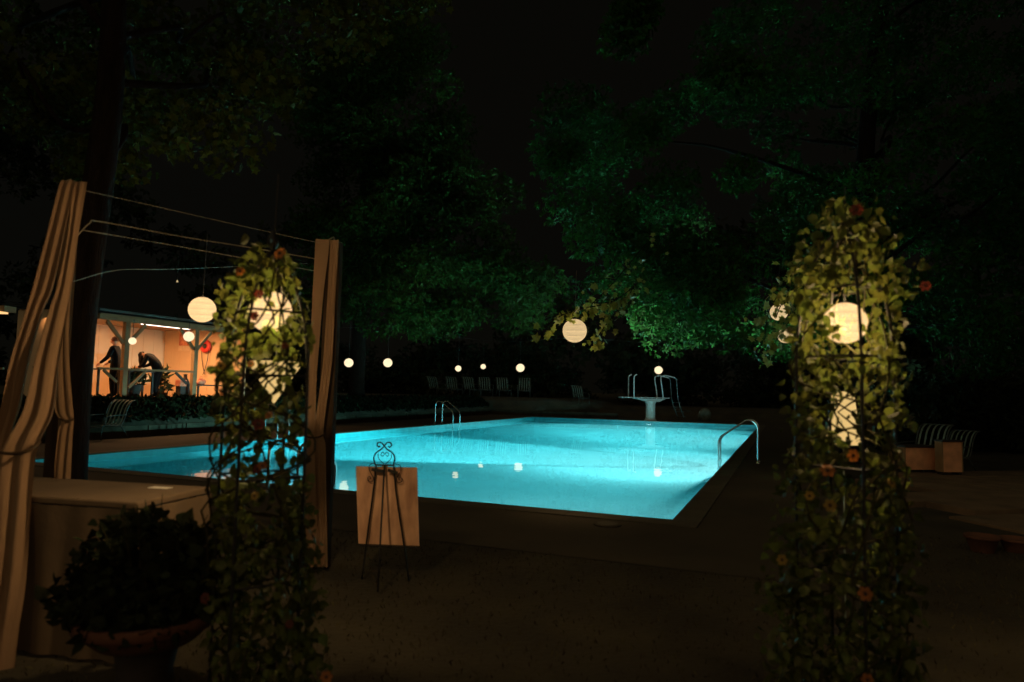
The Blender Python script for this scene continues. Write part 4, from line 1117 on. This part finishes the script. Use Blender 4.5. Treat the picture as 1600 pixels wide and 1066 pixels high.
def flower(parent, p, kind, s=1.0):
    f_ = bpy.data.objects.new('flower', PM[kind]); COL.objects.link(f_)
    f_.parent = parent
    n_ = Vector((rnd.uniform(-.5, .5), -1, rnd.uniform(-.1, .7))).normalized()
    f_.matrix_parent_inverse = parent.matrix_world.inverted()
    f_.matrix_basis = Matrix.Translation(p) @ n_.to_track_quat('Z', 'Y').to_matrix().to_4x4() @ Matrix.Diagonal((s, s, s, 1))
    c_ = bpy.data.objects.new('flower_center', SM); COL.objects.link(c_); c_.parent = f_
def vine_column(base, H_, R0, lab_frame, lab_vine, dens, flowers, outline, Yc, clear=()):
    """outline: (left px, right px, py, density)"""
    fr = empty('iron_trellis', base, lab_frame, 'trellis', 'iron trellis columns')
    Z = Vector((0, 0, 1)); hs = [.05, H_*.28, H_*.5, H_*.72, H_*.86]
    dirs = [Vector((math.cos(a), math.sin(a), 0)) for a in (R(262), R(352), R(82), R(172))]
    for d in dirs:
        MB().tube(smooth_path([base+d*R0, base+d*R0+Z*(H_*.6), base+d*(R0*.92)+Z*(H_*.80), base+d*(R0*.55)+Z*(H_*.93), base+Z*H_], 5), .0075, 7).build('upright', M['iron'], fr, True)
    for h in hs:
        rr = R0*(1 if h < H_*.75 else .82)
        pts = [base+dirs[i % 4]*rr+Z*h for i in range(5)]
        MB().tube(pts, .006, 6, cap=False).build('hoop', M['iron'], fr)
    MB().lathe([(.002, 0), (.022, .02), (.03, .045), (.02, .07), (.003, .10)], base+Z*H_, 12).build('finial', M['iron'], fr, True)
    vn = empty('climbing_vine', base, lab_vine, 'vine', 'flowering vines')
    for k in range(7):
        a0 = rnd.uniform(0, 6.28); pts = []
        for j in range(14):
            t_ = j/13; rr = R0*(1.05 if t_ < .7 else 1.05-.8*(t_-.7)/.3); a_ = a0+t_*rnd.choice((3, 4, -3.5))
            pts.append(base+Vector((rr*math.cos(a_), rr*math.sin(a_), H_*t_*rnd.uniform(.97, 1))))
        MB().tube(smooth_path(pts, 3), .005, 5).build('stem', M['stem'], vn, True)
    pts = []
    tot = sum((r_-l)*d for l, r_, y, d in outline)
    for i in range(len(outline)-1):
        l0, r0, y0, d0 = outline[i]; l1, r1, y1, d1_ = outline[i+1]
        n = int((5.2 if y1 < 470 else 3.8)*dens*(d0+d1_)/2*(y1-y0)/40)
        for k in range(n):
            t_ = rnd.random(); l = l0+(l1-l0)*t_; r_ = r0+(r1-r0)*t_; y = y0+(y1-y0)*t_
            a_ = rnd.uniform(0, 2*math.pi); rad = rnd.uniform(.35 if y < 455 else .6, 1.08)
            cx = (l+r_)/2; hw = (r_-l)/2
            x = cx+hw*rad*math.cos(a_)*rnd.uniform(.78, 1.16)
            Y = Yc+R0*1.05*rad*math.sin(a_)
            q = at(x, y, Yc); q = Vector((q.x, Y, q.z))
            if math.sin(4.1*a_+q.z*9+1.3*math.sin(q.z*17))+math.sin(a_*2.3-q.z*21)+rnd.gauss(0, .35) < (-.95 if y > 470 else -1.2): continue
            if Y < Yc+.08 and any(((x-cx_)/rx_)**2+((y-cy_)/ry_)**2 < 1 and rnd.random() < pk for cx_, cy_, rx_, ry_, pk in clear): continue
            pts.append(q)
    pts.sort(key=lambda q: q.y)
    near, rest = pts[:290], pts[290:]
    leaf_parts(vn, near, .045, vm, droop=.6)
    fo = link('foliage', leaf_mesh('foliage', np.array([tuple(q) for q in rest]), .045, 'heart', droop=.6), M['leaf_vine'], vn); fo['kind'] = 'stuff'
    for x, y, k, s in flowers: flower(vn, at(x, y, Yc-R0*1.15), k, s)
    return fr, vn
YL = 3.25
bL = at(410, 760, YL); bL.z = 0; bL.x = at(408, 1300, YL).x
bL = Vector((at(408, 760, YL).x, YL, 0))
HL = at(418, 392, YL).z
vine_column(bL, HL, .21, 'black iron trellis column at left, before the hut', 'flowering vine on the left trellis, lit from behind by a lantern', 20,
    [(375, 424, 'o', .85), (437, 396, 'o', 1.1), (398, 494, 'r', .9), (404, 460, 'r', .8), (345, 572, 'y', .8), (420, 649, 'o', .7), (404, 663, 'r', 1.1), (402, 733, 'r', .9), (410, 728, 'o', .8), (446, 540, 'r', .6), (398, 775, 'y', .8), (392, 568, 'o', .6), (510, 1058, 'o', 1.0), (320, 935, 'r', .9), (452, 975, 'r', .7)],
    [(405, 440, 384, .8), (372, 455, 410, 1.3), (352, 468, 440, 2.2), (342, 476, 480, 2.5), (338, 478, 520, 2.5), (338, 476, 560, 2.4), (340, 474, 600, 2.2), (346, 472, 660, 1.9), (345, 476, 700, 1.7), (345, 480, 760, 2.0), (345, 488, 840, 3.0), (340, 492, 940, 3.2), (335, 500, 1120, 3.2)], YL, ((422, 488, 42, 40, .75), (430, 592, 44, 42, .95), (420, 712, 60, 34, .55)))
YR = 3.3
bR = Vector((at(1322, 760, YR).x, YR, 0))
HR = at(1318, 350, YR).z
vine_column(bR, HR, .225, 'black iron trellis column at right, wrapped in vine', 'bushy flowering vine on the right trellis around a glowing lantern', 24,
    [(1338, 328, 'r', 1.1), (1446, 447, 'r', .9), (1333, 712, 'o', 1.1), (1293, 735, 'o', 1.2), (1265, 775, 'y', .8), (1393, 755, 'y', .9), (1222, 875, 'y', .9), (1352, 928, 'o', 1.2), (1355, 1062, 'o', 1.0), (1297, 790, 'y', 1.1)],
    [(1290, 1350, 318, .8), (1272, 1372, 345, .9), (1252, 1396, 380, 1.3), (1228, 1424, 420, 1.8), (1230, 1418, 455, 2.0), (1246, 1402, 500, 2.0), (1250, 1398, 560, 2.1), (1240, 1402, 620, 2.3), (1234, 1404, 700, 2.0), (1226, 1408, 760, 2.2), (1212, 1420, 840, 3.0), (1208, 1425, 940, 3.4), (1205, 1430, 1120, 3.4)], YR, ((1322, 507, 38, 40, .93), (1318, 655, 38, 54, .93), (1300, 730, 30, 26, .6)))

# cream tapered shade and pennant; their lit look is put in as emission
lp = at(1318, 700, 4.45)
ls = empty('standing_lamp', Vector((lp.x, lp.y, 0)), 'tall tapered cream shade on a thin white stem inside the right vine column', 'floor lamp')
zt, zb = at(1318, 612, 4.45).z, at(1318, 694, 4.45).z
MB().lathe([(.105, zb), (.106, zb+.004), (.064, zt), (.062, zt), (.0, zt-.002)], Vector((lp.x, lp.y, 0)), 32).build('glow_cone', M['shade'], ls, True)
MB().tube([Vector((lp.x, lp.y, .02)), Vector((lp.x, lp.y, zb+.05))], .005, 8).build('stem', M['strap_w'], ls)
MB().lathe([(.12, 0), (.12, .012), (.02, .025)], Vector((lp.x, lp.y, .003)), 20).build('base', M['dark'], ls, True)
pn = empty('glowing_pennant', at(428, 570, 3.95), 'cream pennant with a glow put in, tapering to a point behind the left vine column', 'lamp')
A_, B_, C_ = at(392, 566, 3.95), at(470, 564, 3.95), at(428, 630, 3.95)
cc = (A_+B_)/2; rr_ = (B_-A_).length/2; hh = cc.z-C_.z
MB().lathe([(.004, -hh), (rr_*.99, -.02), (rr_, 0), (rr_*.97, 0)], Vector((C_.x*.6+cc.x*.4, cc.y, cc.z)), 28).build('glow_cone', M['shade'], pn, True)  # pennant shape given a glow of its own; no bulb inside
MB().tube([Vector((cc.x, cc.y, cc.z-.02)), Vector((cc.x, cc.y, cc.z+.35))], .003, 5).build('cord', M['cord'], pn)

# ------------------------------------------------------------------ right side: boxes, boulder, paving, pots
def crate(px0, px1, pyb, h, dep, label, name='crate'):
    a, c = ground(px0, pyb), ground(px1, pyb); a.z = c.z = 0.0
    d = (c-a).normalized(); nrm = Vector((-d.y, d.x, 0)); L_ = (c-a).length; rot = Matrix((d, nrm, Vector((0, 0, 1)))).transposed()
    o = empty(name, (a+c)/2, label, 'box', 'orange brown boxes')
    cen = (a+c)/2+nrm*(dep/2)
    lift = .14
    MB().box(cen+Vector((0, 0, lift+h/2)), (L_, dep, h), rot).build('carcass', M['crate'], o, bevel=.006)
    MB().box(cen+Vector((0, 0, lift+h+.016)), (L_+.05, dep+.05, .03), rot).build('lid', M['dark'], o)
    for s in (-1, 1): MB().box(cen+d*(s*(L_/2+.012))+Vector((0, 0, lift+h/2)), (.02, dep, h), rot).build('end_rail', M['hutpaint'], o)
    for s in (-1, 1):
        MB().box(cen+d*(s*L_*.4)+Vector((0, 0, lift/2)), (.07, dep*.9, lift-.004), rot).build('foot', M['dark'], o)
    return o
crate(1416, 1468, 746, .42, .45, 'wide low orange brown box beneath the strap chairs')
crate(1475, 1504, 750, .56, .18, 'narrow tall orange brown box right of the wide one')
p = at(1101, 630, 38); u, v = pc(p); zz = height(u, v)
bo = MB(); n, k = 12, 8
for j in range(k+1):
    th = math.pi*j/k
    for i in range(n):
        a = 2*math.pi*i/n; rr = .36*(1+.15*math.sin(3*a+j)+.1*math.sin(5*a)); bo.v.append((p.x+rr*math.sin(th)*math.cos(a), p.y+rr*math.sin(th)*math.sin(a), zz+.28+.42*math.cos(th)))
for j in range(k):
    for i in range(n): bo.f.append((j*n+i, j*n+(i+1) % n, (j+1)*n+(i+1) % n, (j+1)*n+i))
tag(bo.build('boulder', M['boulder'], None, True), 'pale rounded boulder on the bank right of the diving board', 'boulder')
# raised paving at right, slab by slab, with a step below it
A0, A1 = ground(1385, 814), ground(1640, 804); da = (A1-A0).normalized(); na = Vector((-da.y, da.x, 0))
pv_ = tag(bpy.data.objects.new('paved_terrace', None), kind='structure'); COL.objects.link(pv_)
def pslab(a, L_, d0, dep, z0, z1):
    if min(pc(A0+da*x+na*y)[0] for x in (a, a+L_) for y in (d0, d0+dep)) < 2.22: return
    rot = Matrix((da, na, Vector((0, 0, 1)))).transposed()
    o = MB().box(A0+da*(a+L_/2)+na*(d0+dep/2)+Vector((0, 0, (z0+z1)/2)), (L_-.007, dep-.007, z1-z0), rot).build('paving_slab', M['pave'], bevel=.008); o.parent = pv_
for r_ in range(5):
    a = -2.2-.3*(r_ % 2)
    while a < 7:
        L_ = 1.2; pslab(a, L_, r_*.75, .75, -.02, .085+rnd.uniform(-.004, .004)); a += L_
a = -.25
while a < 6.5:
    L_ = 1.2; pslab(a, L_, -1.05, 1.04, -.02, .03+rnd.uniform(-.003, .003)); a += L_
def small_pot(px, py, r_, h, label):
    p = ground(px, py); p.z = .0
    o = empty('flower_pot', p, label, 'pot')
    MB().lathe([(r_*.65, 0), (r_*.68, .005), (r_*.93, h*.8), (r_*1.05, h*.82), (r_*1.05, h), (r_*.9, h), (r_*.88, h*.8), (0, h*.8)], p, 24).build('body', M['terracotta'], o, True)
small_pot(1535, 862, .15, .16, 'small terracotta pot before the step at right')
small_pot(1590, 862, .16, .13, 'second low terracotta pot at the right picture edge')
# grass tufts as ground cover
tp = []
for k in range(26000):
    x = rnd.uniform(-5, 6); y = rnd.uniform(1.0, 7.6)
    q = Vector((x, y, 0)); u, v = pc(q)
    if v > -2.25 and u < 2.2: continue
    e_ = q-A0
    if e_.dot(na) > -1.1 and e_.dot(da) > -.3: continue
    tp.append((x, y, 0))
cv = []
for k in range(15000):
    v = rnd.uniform(-4, 29); u = rnd.uniform(-16.2, -15.1); q = P(u, v, height(u, v)+rnd.uniform(-.01, .10)); cv.append(tuple(q))
tag(link('ground_cover', leaf_mesh('ground_cover', np.array(cv), .13, 'heart', up=.3, droop=0), M['cover']), 'dark leafy ground cover on the bank below the hut', kind='stuff')
gm = leaf_mesh('grass', np.array(tp), .028, 'strap', up=1.2, droop=0)
tag(link('grass', gm, M['grass']), 'short dark grass and ground cover', kind='stuff')
# concealed scatter of ivy on the bank beside the hut
